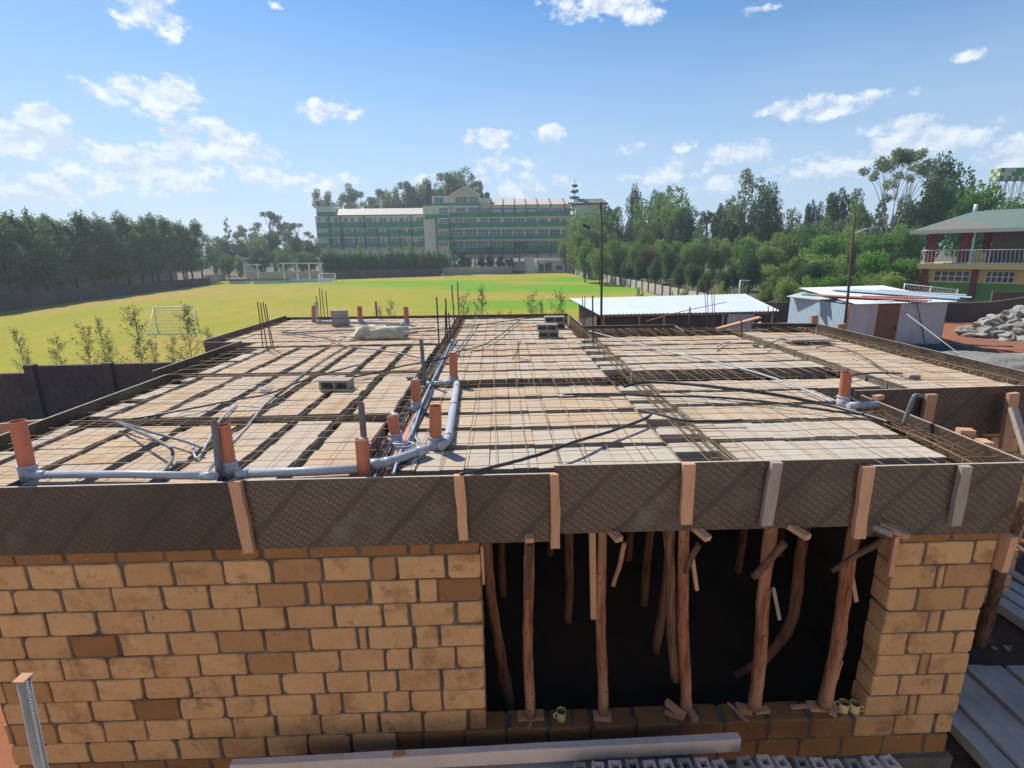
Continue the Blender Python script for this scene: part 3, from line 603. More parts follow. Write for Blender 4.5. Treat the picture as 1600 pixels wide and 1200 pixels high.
# ------------------------------------------------------------------ props under the opening
def crooked(a, b, r0, r1, amp, n=22, seed=0):
    g = random.Random(seed); a = Vector(a); b = Vector(b); pts = []; rr = []
    p1, p2 = g.uniform(0, 6), g.uniform(0, 6)
    for i in range(n):
        t = i/(n-1); p = a.lerp(b, t)+Vector((math.sin(t*4+p1)*amp*math.sin(t*math.pi), math.sin(t*3+p2)*amp*.6*math.sin(t*math.pi), 0))
        pts.append(p); rr.append((r0+(r1-r0)*t)*(1+g.uniform(-.06, .06)))
    return pts, rr
def prop(top, bot, r, label, seed, m='pole_bark', group='eucalyptus props under the raised board', knots=5, amp=.02):
    p = empty('timber_prop', bot, label, 'prop', group)
    mb = MB(); pts, rr = crooked(bot, top, r*1.08, r*.92, amp, seed=seed); mb.tube(pts, rr, 14, 0, 0, wob=.07)
    for k in range(5):
        i = random.Random(seed+k).randrange(1, len(pts)-3); a = random.Random(seed*3+k).uniform(-2.8, -.3); q = Vector((math.cos(a), math.sin(a), 0)); mb.bar(pts[i]+q*rr[i]*.98, pts[i+2]+q*rr[i]*1.12, .018, .006, 0, 0, (q.x, q.y, 0), .003)
    g = random.Random(seed+50)
    for k in range(knots):
        i = g.randrange(1, len(pts)-1); a = g.uniform(-2.6, -.5); q = pts[i]+Vector((math.cos(a), math.sin(a), 0))*rr[i]*.85
        mb.tube([q, q+Vector((math.cos(a)*.012, math.sin(a)*.012, .006))], [.012, .006], 6, 1)
    mb.build('pole', [m, 'bark'], p)
    return p
YP = YF+.11
fp = [((826, 835), (829, 1122), .044, 'straight bark pole prop, leftmost in the opening'),
      ((940, 832), (942, 1124), .045, 'straight reddish pole prop with a lath tied to its left side'),
      ((1066, 832), (1072, 1112), .049, 'middle pole prop with rough peeling bark and a plank at its foot'),
      ((1204, 832), (1177, 1112), .055, 'leaning pole prop with a dark stub branch tied across its top'),
      ((1336, 832), (1287, 1104), .057, 'leaning pole prop beside the stone pillar, rightmost in the opening')]
for i, (a, b, r, lab) in enumerate(fp):
    A = atY(*a, YP); B = atY(*b, YP); A.z = -2.19; B.z = ZT-8*CP+.035
    P = prop(A, B, r, lab, 10+i, knots=9)
    if i == 1:
        mb = MB(); mb.bar(A+Vector((-.09, -.04, -.02)), B.lerp(A, .53)+Vector((-.085, -.02, 0)), .05, .025, 0, 0, (0, 1, 0), .004); mb.build('lath', ['sawn_timber'], P)
    if i == 2:
        mb = MB(); mb.tube(crooked(A+Vector((-.13, .05, 0)), B+Vector((-.1, .05, .3)), .035, .04, .02, seed=3)[0], .045, 8, wob=.08); mb.build('twin_pole', ['pole_bark_dark'], P)
    # head plate pointing outward and a cross stub
    mb = MB()
    dx = [-.0, .10, .12, .16, .22][i]
    mb.bar(A+Vector((-.03, .12, .015)), A+Vector((dx, -.20-.02*i, -.045)), .065, .045, 0, 0, (0, 0, 1), .003)
    mb.build('head_plate', ['sawn_timber'], P)
# cross pieces and braces tied to the props
def stub(a, b, r, label, m='pole_bark', seed=1):
    mb = MB(); pts, rr = crooked(a, b, r, r*.85, .012, 8, seed); mb.tube(pts, rr, 10, 0, wob=.05)
    return tag(mb.build('branch_stub', [m], loc=tuple((Vector(a)+Vector(b))/2)), label, 'branch', None)
stub(atY(976, 848, YP-.12), atY(958, 915, YP-.06), .022, 'short round stick slanting down beside the second prop', seed=2)
stub(atY(828, 850, YP-.09), atY(822, 935, YP-.07), .028, 'dark split bark slab on the leftmost prop', 'pole_bark_dark', seed=4)
stub(atY(1092, 850, YP-.15), atY(1070, 895, YP-.1), .024, 'small crooked stub crossing the middle prop', 'pole_bark_dark', seed=5)
stub(atY(1226, 848, YP-.2), atY(1177, 902, YP-.1), .034, 'thick crooked branch stub crossing the leaning fourth prop', 'pole_bark_dark', seed=6)
stub(atY(1384, 842, YP-.2), atY(1300, 892, YP-.09), .026, 'long crooked branch crossing the rightmost prop', 'pole_bark_dark', seed=7)
plank(atY(1081, 868, YP-.08), atY(1089, 922, YP-.08), .03, .02, 'thin lath hanging beside the middle prop', up=(0, 1, 0))
plank(atY(1208, 918, YP+.08), atY(1218, 968, YP+.08), .03, .02, 'grey lath hanging behind the fourth prop', m='sawn_grey', up=(0, 1, 0))
plank(atY(1331, 900, YP-.02), atY(1338, 940, YP-.02), .035, .02, 'short lath hanging beside the rightmost prop', up=(0, 1, 0))
plank(atY(753, 850, YF+.03), atY(756, 908, YF+.03), .02, .09, 'thin upright plank edge against the left jamb', up=(0, 1, 0))
plank(atY(1401, 838, YF-.018), atY(1390, 900, YF-.018), .035, .03, 'upright strip at the top left corner of the stone pillar', up=(0, 1, 0))
plank(atY(1572, 832, YF+.02), atY(1556, 886, YF+.02), .06, .16, 'upright plank at the top right corner of the stone pillar', up=(0, 1, 0))
# feet, wedges and shavings on the sill
ZS = ZT-8*CP
def wedge(px, py, L, ang, w, h, label, dz=.0, m='sawn_timber'):
    c = atZ(px, py, ZS+h/2+dz); d = Vector((math.cos(R(ang)), math.sin(R(ang)), 0))*L/2
    c.y = min(max(c.y, YF+.03), YF+.2)
    plank(c-d+Vector((0, 0, .004)), c+d, w, h, label, m, 'timber_wedge', 'wedge', 'wedges and offcuts on the window sill', jit=.002)
wedge(829, 1118, .24, 2, .10, .03, 'flat sole plate under the leftmost prop')
wedge(829, 1133, .10, 65, .02, .015, 'splinter sticking out over the sill by the leftmost prop', .01)
wedge(941, 1119, .16, -4, .09, .035, 'flat sole plate under the second prop')
wedge(1055, 1108, .20, -55, .05, .05, 'tilted wedge left of the middle prop foot', .02)
wedge(1052, 1118, .16, -30, .03, .025, 'thin slat lying beside the middle prop wedge')
wedge(1081, 1116, .13, 100, .06, .05, 'stubby wedge right of the middle prop foot', .01)
wedge(1162, 1108, .14, -15, .08, .05, 'wedge left of the fourth prop foot', .0)
wedge(1190, 1110, .14, 5, .06, .035, 'wedge right of the fourth prop foot')
wedge(1152, 1112, .22, 115, .022, .02, 'thin slat across the wedge by the fourth prop', .05)
wedge(1252, 1104, .20, 4, .035, .02, 'long thin slat left of the rightmost prop foot')
wedge(1285, 1104, .26, -4, .10, .03, 'flat sole plate under the rightmost prop')
wedge(1302, 1112, .10, 50, .06, .03, 'small square offcut between the rightmost prop and the mugs', .012)
g_ = random.Random(5)
# inner props in the dark room
inner = [((762, 845), (790, 1060), 4.6), ((893, 835), (885, 1005), 6.0), ((1020, 835), (1000, 990), 6.3), ((1044, 835), (1022, 1040), 5.4),
         ((985, 835), (975, 960), 7.4), ((1160, 835), (1140, 1000), 7.0), ((1130, 835), (1120, 930), 8.6), ((1275, 835), (1262, 1020), 6.2), ((1360, 850), (1335, 1040), 5.3),
         ((815, 840), (812, 960), 8.2), ((1100, 835), (1092, 950), 9.0), ((860, 835), (858, 960), 7.6), ((915, 835), (912, 940), 8.8), ((1065, 835), (1058, 940), 8.0), ((1222, 835), (1212, 960), 7.4), ((1300, 835), (1290, 960), 7.8), ((780, 840), (790, 980), 6.6), ((1185, 835), (1178, 930), 9.2), ((1330, 840), (1312, 980), 6.8)]
labs = ['thick dark prop just inside the left jamb', 'dim bark pole inside between the first two front props', 'dim pole inside right of the second prop, farther of the close pair', 'dim pale pole inside right of the second prop, nearer of the close pair',
        'faint pole deep inside behind the second prop', 'dim leaning pole inside left of the fourth prop', 'faint pole deep inside left of the fourth prop', 'dim pole inside left of the rightmost prop', 'dark pole close behind the right pillar jamb',
        'faint pole deep inside between the first props', 'faint pole deep inside by the blue light', 'faint pole in the dark, right of the leftmost front prop', 'farthest faint pole left of the second front prop', 'faint pole deep inside just left of the middle prop', 'faint pole deep inside right of the fourth prop', 'faint pole deep inside left of the rightmost prop', 'dim pole inside right of the left jamb', 'farthest faint pole behind the fourth prop', 'dim pole inside between the rightmost prop and the jamb']
for i, ((a, b, Yp), lab) in enumerate(zip(inner, labs)):
    A = atY(*a, Yp); B = atY(*b, Yp); k = (B.x-A.x)/(B.z-A.z); B = Vector((A.x+k*(-4.88-A.z), Yp, -4.88)); A = Vector((A.x+k*(-2.0-A.z), Yp, -2.0))
    prop(A, B, .055, lab, 40+i, 'pole_bark', 'props inside the dark room', 2, .04)
# the bent pole behind the fourth prop
pts = [atY(*q, 5.0) for q in ((1262, 835), (1250, 870), (1246, 920), (1240, 960), (1228, 990), (1212, 1012), (1196, 1030))]
pts[0].z = -2.0; pts.append(Vector((pts[-1].x-.35, 5.0, -4.88)))
p = empty('timber_prop', pts[-1], 'strongly bent bark prop inside, right of the fourth prop', 'prop'); mb = MB(); mb.tube(pts, [.05, .055, .06, .06, .06, .055, .05, .05], 10, wob=.05); mb.build('pole', ['pole_bark'], p)

# ------------------------------------------------------------------ mugs
def mug(px, py, rot, label):
    c = atZ(px, py, ZS+.004); c.y = min(max(c.y, YF+.05), YF+.15)
    m = empty('enamel_mug', c, label, 'mug', None)
    mb = MB(); mb.lathe([(0.0, .0), (.036, 0), (.040, .004), (.042, .05), (.043, .094), (.0455, .098), (.0445, .1005), (.041, .098), (.039, .05), (.0385, .008), (0, .008)], 28, 0, tuple(c))
    mb.m = [1 if (i//28) >= 7 else 0 for i in range(len(mb.f))]
    mb.build('cup', ['enamel', 'enamel_in'], m)
    mb = MB(); d = Vector((math.cos(R(rot)), math.sin(R(rot)), 0))
    mb.tube([c+d*q+Vector((0, 0, z)) for q, z in ((.040, .082), (.060, .084), (.072, .068), (.070, .045), (.056, .028), (.041, .026))], .006, 8, 0); mb.build('mug_handle', ['enamel'], m)
mug(877, 1124, 190, 'lone yellow enamel mug on the sill between the first two props')
mug(1317, 1111, 150, 'left one of the two yellow mugs beside the stone pillar')
mug(1334, 1112, -25, 'right one of the two yellow mugs beside the stone pillar, handle outward')
# ------------------------------------------------------------------ pipes on the deck
ZS_ = -1.735
def riser(px, py, tpx, tpy, r, label, m='orange_pvc', collar=True, plug=False, name='pipe_riser', cat='pipe', group=None, zb=-1.73, closed=False):
    b = atZ(px, py, zb); t = atY(tpx, tpy, b.y)
    if group: pass
    o = empty(name, b, label, cat, group)
    mb = MB(); d = (t-b)
    n = 24; k = 6
    # open hollow tube
    pts = [b.lerp(t, i/k) for i in range(k+1)]
    mb.tube(pts, [r]*len(pts), n, 0, caps=False)
    mb.tube([t, t-d*.25], [r*.93, r*.93], n, 0, caps=False)
    q = len(mb.v)
    dn = d.normalized(); a = Vector((1, 0, 0)); a = (a-dn*a.dot(dn)).normalized(); bb = dn.cross(a)
    vs = []
    for rr in (r, r*.93):
        for j in range(n): vs.append(t+a*math.cos(2*math.pi*j/n)*rr+bb*math.sin(2*math.pi*j/n)*rr)
    mb.add(vs, [(j, (j+1) % n, n+(j+1) % n, n+j) for j in range(n)])
    mb.build('pipe', [m], o)
    if collar:
        mb = MB(); mb.tube([b-dn*.05, b+dn*.085], [r*1.16]*2, n, 0); mb.tube([b+dn*.085, b+dn*.105], [r*1.24, r*1.2], n, 0); mb.build('socket', ['grey_pvc'], o)
    if plug:
        mb = MB()
        for i in range(9):
            a_ = rnd.uniform(0, 6.28); q = t+Vector((math.cos(a_)*r*.3, math.sin(a_)*r*.3, rnd.uniform(-.02, .012)))
            mb.bar(q, q+Vector((rnd.uniform(-.03, .03), rnd.uniform(-.03, .03), rnd.uniform(0, .02))), .035, .018, 0, 0, (0, 0, 1), .006)
        mb.build('paper_plug', ['paper_plug'], o)
    return o, b, t
OR = 'orange pipe risers'
riser(46, 744, 27, 658, .056, 'tall leaning orange pipe at the far left corner of the deck')
riser(360, 738, 348, 664, .055, 'tall orange pipe with an open mouth beside the grey conduit stub')
riser(569, 741, 565, 686, .053, 'orange pipe with torn paper in its mouth, nearest the front boards', collar=False, plug=True)
riser(620, 692, 613, 650, .052, 'short orange pipe stuffed with paper, leaning over the cable trench', plug=True)
riser(651, 640, 649, 594, .052, 'orange pipe with paper plug in the trench, behind the short leaning one', plug=True)
riser(681, 698, 680, 634, .056, 'orange pipe with open mouth where the grey waste pipe turns')
riser(709, 600, 708, 552, .056, 'orange pipe at the far end of the bent grey waste pipe')
riser(1317, 632, 1323, 582, .057, 'lone orange pipe on the right side of the deck')
riser(490, 503, 490, 478, .052, 'faded orange pipe at the far left corner beside a thin conduit', collar=False)
riser(563, 505, 562, 479, .06, 'orange pipe in the far row, right of the stacked blocks')
riser(636, 507, 634, 480, .06, 'orange pipe in the far row, right of the one by the blocks')
riser(343, 745, 335, 660, .026, 'grey conduit stub against the tall orange pipe on the left', 'grey_pvc_dark', False, name='conduit_stub', cat='conduit')
riser(569, 690, 564, 630, .030, 'grey conduit stub behind the torn paper orange pipe', 'grey_pvc_dark', False, name='conduit_stub', cat='conduit')
riser(664, 600, 658, 531, .026, 'leaning dark conduit stub in the middle of the deck', 'grey_pvc_dark', False, name='conduit_stub', cat='conduit')
riser(589, 497, 587, 471, .028, 'grey stub in the far row between two orange pipes', 'grey_pvc_dark', False, name='conduit_stub', cat='conduit')
riser(494, 503, 493, 472, .030, 'thin grey stub beside the faded far left pipe', 'grey_pvc', False, name='conduit_stub', cat='conduit')
def onz(pts, z):
    out = []
    for q in pts: out.append(atZ(q[0], q[1], q[2] if len(q) > 2 else z))
    return out
def curve(pts, sub=6):
    P = [Vector(p) for p in pts]; out = []
    for i in range(len(P)-1):
        a = P[max(i-1, 0)]; b = P[i]; c = P[i+1]; d = P[min(i+2, len(P)-1)]
        for k in range(sub):
            t = k/sub; out.append(.5*((2*b)+(c-a)*t+(2*a-5*b+4*c-d)*t*t+(3*b-a-3*c+d)*t**3))
    out.append(P[-1]); return out
def run(px, r, label, m, name='waste_pipe', cat='pipe', z=-1.70, joints=(), n=14, smooth_=False, group=None):
    P = onz(px, z); Q = curve(P) if smooth_ else P
    o = empty(name, P[0], label, cat, group); mb = MB(); mb.tube(Q, r, n, 0); mb.build('pipe', [m], o)
    for j in joints:
        i = int(j); t = j-i; a = P[i].lerp(P[min(i+1, len(P)-1)], t); d = (P[min(i+1, len(P)-1)]-P[i]).normalized() if i+1 < len(P) else (P[i]-P[i-1]).normalized()
        mb = MB(); mb.tube([a-d*.045, a+d*.045], r*1.12, n, 0); mb.build('coupling', [m], o)
    return o
run([(45, 742), (200, 741), (338, 744)], .031, 'long grey waste pipe along the front edge from the far left orange pipe', 'grey_pvc', joints=(0.12, 1.9), z=-1.68)
run([(370, 741), (470, 737), (560, 733)], .036, 'grey waste pipe between the open orange pipe and the torn paper one', 'grey_pvc', joints=(0.1,), z=-1.68)
run([(575, 726), (592, 725), (606, 722), (668, 701)], .040, 'bent grey waste pipe crossing the cable trench to the right', 'grey_pvc', joints=(0.6, 1.9, 2.8), z=-1.68)
run([(690, 697), (697, 690), (701, 679), (714, 599)], .040, 'grey waste pipe running away from the front between two orange pipes', 'grey_pvc', joints=(1.8, 2.5, 2.9), z=-1.68)
run([(700, 598), (668, 600)], .03, 'short grey pipe at the far orange pipe with an elbow into the trench', 'grey_pvc', joints=(0.1, .9), z=-1.69)
run([(1325, 634), (1369, 632)], .036, 'stubby grey pipe end beside the lone right orange pipe', 'grey_pvc', z=-1.69, joints=(0.25,))
run([(495, 503), (560, 503), (636, 507)], .03, 'grey pipe joining the orange pipes of the far row', 'grey_pvc', z=-1.70, joints=(0.1, 1, 1.9))
o = run([(600, 752), (628, 700), (655, 645)], .058, 'pink wrapped pipe lying in the cable trench', 'pink_wrap', z=-1.80, joints=())
# black bent stub at the inner right edge
b = atZ(1411, 664, -1.74)
o = empty('conduit_elbow', b, 'black bent conduit standing by the inner right board', 'conduit'); t1 = atY(1428, 620, b.y+.02); mb = MB(); mb.tube(curve([b, b.lerp(t1, .5), t1, t1+Vector((.04, 0, .012)), t1+Vector((.10, 0, .0))], 4), .021, 12); mb.build('conduit', ['grey_pvc_dark'], o)
# flexible conduits
def cable(px, r, label, m='black_poly', z=-1.68, group='black conduits across the deck'):
    P = onz(px, z); Q = curve(P, 8)
    for q in Q: q.z += rnd.uniform(-.002, .002)
    mb = MB(); mb.tube(Q, r, 8); return tag(mb.build('flexible_conduit', [m], loc=tuple(P[0])), label, 'conduit', group)
cable([(206, 655), (300, 638), (360, 626), (420, 615, -1.6), (470, 596), (515, 582), (560, 570)], .011, 'black conduit from the left edge to the loose block on the left bays')
cable([(535, 592), (575, 585), (620, 574), (656, 567), (700, 560)], .012, 'black conduit just right of the loose block, running to the middle stub')
cable([(184, 660), (222, 677, -1.62), (262, 697, -1.60), (270, 711), (263, 728), (250, 742)], .014, 'grey conduit pair member curling down to the long waste pipe', 'grey_pvc_dark', z=-1.67)
cable([(188, 660), (240, 676), (290, 690), (316, 700)], .013, 'grey conduit parting right from the curled one on the left bays', 'grey_pvc_dark', z=-1.66)
cable([(718, 741), (770, 730), (840, 711, -1.63), (900, 690, -1.62), (960, 672), (1008, 654), (1018, 646)], .015, 'thick black conduit sweeping from the front edge to the wide beam', z=-1.66)
cable([(975, 604), (1010, 597, -1.66), (1060, 599, -1.62), (1120, 605, -1.60), (1200, 615, -1.62), (1280, 630), (1340, 645), (1390, 660)], .020, 'thickest black conduit arching over the right bay to the inner corner', z=-1.69)
cable([(880, 616), (960, 616), (1020, 619), (1100, 620), (1200, 628), (1290, 641), (1350, 648)], .013, 'thinner black conduit below the thickest one', z=-1.68)
cable([(1000, 640), (1040, 650), (1080, 658), (1160, 657)], .014, 'short black conduit meeting the sweeping one at the wide beam', z=-1.68)
cable([(920, 517), (980, 533), (1040, 549), (1100, 561, -1.66), (1160, 576), (1230, 598), (1300, 628)], .012, 'long pale conduit slanting across the right bay', 'grey_pvc', z=-1.68)
cable([(440, 517), (480, 524), (520, 531), (542, 541), (600, 548), (662, 560)], .014, 'dark conduit from the far left to the middle stub', 'grey_pvc_dark', z=-1.68)
cable([(542, 541), (500, 566), (455, 600), (430, 618)], .013, 'dark conduit lying in a groove of the left bays', 'grey_pvc_dark', z=-1.72)
cable([(430, 618), (410, 636), (385, 668), (345, 710), (318, 745)], .012, 'pale conduit in the groove near the leftmost stub', 'grey_pvc', z=-1.73)
cable([(440, 520), (520, 517), (600, 516), (680, 512)], .016, 'dark conduit in front of the sack', 'grey_pvc_dark', z=-1.69)
cable([(692, 560), (720, 548), (750, 541), (775, 528), (797, 512), (812, 500)], .011, 'black conduit curling away behind the middle trench', z=-1.68)
cable([(705, 562), (716, 545), (735, 520), (745, 496, -1.6)], .011, 'grey conduit end standing up near the back board', 'grey_pvc_dark', z=-1.68)
cable([(640, 520), (740, 509), (820, 498), (880, 494)], .010, 'thin black cable along the far middle bay', z=-1.68)
cable([(1194, 543), (1215, 532), (1240, 530), (1262, 537)], .010, 'short curved conduit on the right wing blocks', z=-1.66)
cable([(1275, 543), (1305, 541), (1350, 558), (1385, 580), (1410, 588)], .010, 'long curved conduit down the right wing blocks', z=-1.68)
cable([(1322, 588), (1360, 583), (1410, 584)], .012, 'short dark conduit beside the lone orange pipe', z=-1.67)
cable([(1118, 545), (1126, 538), (1140, 534)], .014, 'tiny bent offcut of pale conduit on the right bay', 'grey_pvc', z=-1.69)
cable([(300, 690), (308, 716), (330, 680), (345, 655), (370, 632)], .011, 'grey conduit hooking round beside the tall left pipe', 'grey_pvc', z=-1.71)
for i in range(12):
    x = 650+i*3; cable([(612+i*3, 742-i*2), (628+i*3+rnd.uniform(-6, 6), 705), (646+rnd.uniform(-6, 6), 668), (668+rnd.uniform(-5, 5), 620), (690+rnd.uniform(-4, 4), 566), (706+i*.9, 530)], .010+.002*(i % 2), 'tangled grey conduit running the length of the cable trench', rnd.choice(['grey_pvc_dark', 'black_poly', 'grey_pvc']), z=-1.75+rnd.uniform(-.02, .07), group='tangled conduits in the trench')
# coils of grey conduit in the trench
mb = MB(); c = atZ(632, 700, -1.70); Q = []
for i in range(40):
    t = i*.45; Q.append(c+Vector((math.cos(t)*(.06+.001*i), math.sin(t)*.05, -.03+.0022*i)))
mb.tube(Q, .010, 7); tag(mb.build('conduit_coil', ['grey_pvc'], loc=tuple(c)), 'small coil of grey conduit among the tangle in the trench', 'conduit coil')

# ------------------------------------------------------------------ reinforcement
def steel_mesh(x0, x1, y0, y1, label, sx=.25, sy=.26, z=-1.715):
    mb = MB()
    def wire(a, b):
        n = max(2, int((b-a).length/.45)); P = []; ph = rnd.uniform(0, 6)
        for i in range(n+1):
            p = a.lerp(b, i/n)+Vector((rnd.uniform(-.010, .010), rnd.uniform(-.010, .010), rnd.uniform(-.006, .022))); P.append(p)
        mb.tube(P, .0030, 4, caps=False)
    x = x0
    while x < x1: wire(Vector((x, y0-.1, z)), Vector((x+rnd.uniform(-.05, .05), y1, z))); x += sx*rnd.uniform(.85, 1.15)
    y = y0
    while y < y1: wire(Vector((x0-.08, y, z+.007)), Vector((x1+.05, y+rnd.uniform(-.05, .05), z+.007))); y += sy*rnd.uniform(.85, 1.15)
    return tag(mb.build('steel_mesh', ['mesh_wire'], loc=((x0+x1)/2, (y0+y1)/2, z)), label, 'steel mesh', None)
steel_mesh(-4.6, -1.1, 3.95, 7.7, 'thin rusty steel mesh over the front left bays')
steel_mesh(-4.95, -1.1, 7.7, 11, 'thin steel mesh over the middle left bays', .27, .3)
steel_mesh(-5.75, -1.1, 11, 14.2, 'thin steel mesh over the far left bay behind the sack', .3, .35)
steel_mesh(-.75, 2.05, 4.0, 8.0, 'thin rusty steel mesh over the front middle bay')
steel_mesh(-.9, 2.0, 8.0, 14.0, 'thin steel mesh over the far middle bay', .28, .33)
steel_mesh(1.9, 4.05, 3.92, 7.6, 'thin rusty steel mesh over the front right bay')
steel_mesh(1.9, 5.1, 7.5, 11.6, 'thin steel mesh over the far right bay and the open gap', .28, .3)
steel_mesh(5.1, 7.0, 6.3, 11.4, 'thin steel mesh over the right wing', .3, .32)
def cage(p0, p1, w, h, label, step=.2, bars=3):
    p0 = Vector(p0); p1 = Vector(p1); d = (p1-p0).normalized(); s = d.cross(Vector((0, 0, 1))).normalized()
    o = empty('rebar_cage', p0, label, 'rebar cage', 'rebar cages in the beam trenches')
    for k in range(bars):
        for z in (0, -h):
            off = s*(w*(k/(bars-1)-.5))+Vector((0, 0, z)); P = []
            n = int((p1-p0).length/.8)+2
            for i in range(n+1): P.append(p0.lerp(p1, i/n)+off+Vector((rnd.uniform(-.006, .006), rnd.uniform(-.006, .006), rnd.uniform(-.006, .006))))
            mb = MB(); mb.tube(P, .0062, 5); mb.build('long_bar', ['rebar'], o)
    L = (p1-p0).length; x = .1; first = None; j = 0
    while x < L:
        if first is None:
            mb = MB(); c = p0+d*x; q = [c+s*(w*.53)+Vector((0, 0, .01)), c-s*(w*.53)+Vector((0, 0, .01)), c-s*(w*.53)+Vector((0, 0, -h-.01)), c+s*(w*.53)+Vector((0, 0, -h-.01)), c+s*(w*.53)+Vector((0, 0, .012)), c+s*(w*.53-.04)+Vector((0, 0, -.05))]
            mb.tube(q, .0036, 5); first = mb.build('stirrup', ['mesh_wire'], o); x_first = x
        elif j < 95:
            c = first.copy(); col.objects.link(c); c.parent = o; c.location = d*(x-x_first)
            c.rotation_euler = (0, 0, 0)
        x += step*rnd.uniform(.85, 1.15); j += 1
    return o
cage((-4.7, 5.49, -1.76), (-1.15, 5.46, -1.76), .12, .2, 'rebar cage in the front cross beam of the left bays')
cage((-4.7, 7.70, -1.77), (-1.15, 7.68, -1.77), .09, .2, 'rebar cage in the second cross beam of the left bays')
cage((-5.0, 10.14, -1.77), (-1.15, 10.12, -1.77), .07, .2, 'rebar cage in the far cross beam of the left bays')
cage((-1.06, 3.9, -1.74), (-1.06, 14.2, -1.74), .14, .2, 'rebar cage along the cable trench')
cage((-.93, 6.93, -1.73), (1.55, 6.93, -1.73), .22, .22, 'rebar cage in the cross beam of the middle bay', .17)
cage((1.86, 3.95, -1.72), (1.86, 14.2, -1.72), .16, .22, 'rebar cage in the wide beam with the pale ledges', .24)
cage((2.02, 7.17, -1.72), (4.95, 7.17, -1.72), .42, .22, 'rebar cage in the broad dark cross beam of the right bay', .17, 4)
cage((5.06, 6.1, -1.73), (5.06, 11.1, -1.73), .12, .2, 'rebar cage between the right bay and the right wing', .2)
cage((6.88, 6.2, -1.74), (6.90, 11.5, -1.74), .34, .2, 'rebar cage along the far right edge board', .25, 4)
cage((3.98, 3.88, -1.74), (4.10, 5.9, -1.74), .16, .18, 'rebar cage along the inner right board', .3)
cage((-4.72, 4.0, -1.80), (-4.72, 7.3, -1.80), .07, .15, 'rebar cage along the left edge boards', .4, 2)
cage((2.0, 11.5, -1.74), (4.0, 11.4, -1.74), .6, .15, 'rebar cage in the open gap behind the right bay', .17, 5)
def starter(bars, label, r=.007, m='rebar', group='starter bars rising from the deck'):
    b0 = atZ(bars[0][0], bars[0][1], -1.74); o = empty('starter_bars', b0, label, 'starter bars', group)
    for (px, py, tx, ty) in bars:
        b = atZ(px, py, -1.74); t = atY(tx, ty, b.y); mb = MB(); P = [b+(b-t).normalized()*.12, b, b.lerp(t, .35)+Vector((rnd.uniform(-.01, .01), 0, 0)), b.lerp(t, .7)+Vector((rnd.uniform(-.01, .01), 0, 0)), t]
        mb.tube(P, r, 6); mb.build('bar', [m], o)
starter([(411, 545, 402, 471), (418, 549, 407, 473), (424, 543, 411, 472), (428, 547, 415, 475)], 'four dark starter bars in front of the far left boards', .010)
starter([(499, 502, 494, 462), (503, 504, 499, 450), (508, 502, 503, 452), (513, 503, 509, 455)], 'four thin starter bars at the far left corner', .011)
starter([(686, 537, 682, 464)], 'single dark starter bar left of the trench, far middle', .014, 'steel_dark')
starter([(700, 538, 696, 466), (704, 540, 701, 489), (695, 540, 697, 470)], 'close cluster of dark bars in the far trench', .013, 'steel_dark')
starter([(710, 505, 706, 445), (718, 503, 715, 440)], 'two tall bars against the field behind the trench', .016)
starter([(911, 528, 910, 466), (914, 531, 914, 463)], 'two thin bars at the left corner of the white roof', .009)
starter([(927, 535, 926, 462)], 'thick dark bar at the left corner of the white roof', .015, 'steel_dark')
starter([(1204, 512, 1200, 478), (1208, 513, 1209, 470), (1214, 512, 1213, 474), (1218, 513, 1217, 478)], 'thin starter bars beyond the back edge near the tin shack', .010)
starter([(1159, 527, 1158, 497)], 'short dark peg on the back edge of the right bay', .014, 'steel_dark')
starter([(812, 560, 808, 530), (806, 560, 812, 532), (800, 562, 816, 530)], 'small tied bundle of rusty bar ends on the far middle bay', .008, 'mesh_wire')
# thin bars standing in front of the shed roof
o = empty('starter_bars', atZ(1105, 545, -4.4), 'four very thin tall bars in front of the white roof', 'starter bars')
for tx, bx in ((1100, 1104), (1104, 1107), (1111, 1114), (1115, 1117)):
    mb = MB(); mb.tube([atY(bx, 500, 16)+Vector((0, 0, -1.5)), atY(bx, 500, 16), atY(tx, 438, 16)], .010, 5); mb.build('bar', ['rebar'], o)

# ------------------------------------------------------------------ loose hollow blocks, sack, odds
def hollow_block(px, py, ang, label, z=-1.735, L=.40, W=.20, Hh=.14, lay='flat', m='block_grey', dz=0, group='loose hollow blocks on the deck'):
    c = atZ(px, py, z); c.z += dz; mb = MB(); ca, sa = math.cos(R(ang)), math.sin(R(ang))
    def bx(x0, x1, y0, y1, z0, z1): 
        s = len(mb.v); mb.box(x0, x1, y0, y1, z0, z1, 0, 0, .001)
        for i in range(s, len(mb.v)):
            x, y, zz = mb.v[i]; mb.v[i] = (c.x+x*ca-y*sa, c.y+x*sa+y*ca, c.z+zz)
    t = .028
    # two cores open to the long side
    if lay == 'flat':
        bx(-L/2, L/2, -W/2, W/2, 0, t); bx(-L/2, L/2, -W/2, W/2, Hh-t, Hh)
        for x in (-L/2, -t/2, L/2-t): bx(x, x+t, -W/2+.001, W/2-.001, t, Hh-t)
        bx(-L/2+t, L/2-t, W/2-.03, W/2-.012, t, Hh-t)
    else:
        bx(-L/2, L/2, -W/2, W/2, 0, Hh)
    return tag(mb.build('hollow_block', [m], loc=tuple(c)), label, 'concrete block', group)
hollow_block(527, 608, -4, 'single hollow block with two openings lying on the left bays')
hollow_block(533, 509, 3, 'lower solid faced block of the pair by the far board', lay='s', L=.40, Hh=.19, W=.2)
hollow_block(532, 509, 5, 'upper solid faced block of the pair by the far board', lay='s', L=.38, Hh=.19, W=.2, dz=.202)
hollow_block(857, 527, -4, 'lower hollow block of the nearer pair on the far middle bay', z=-1.735, L=.42)
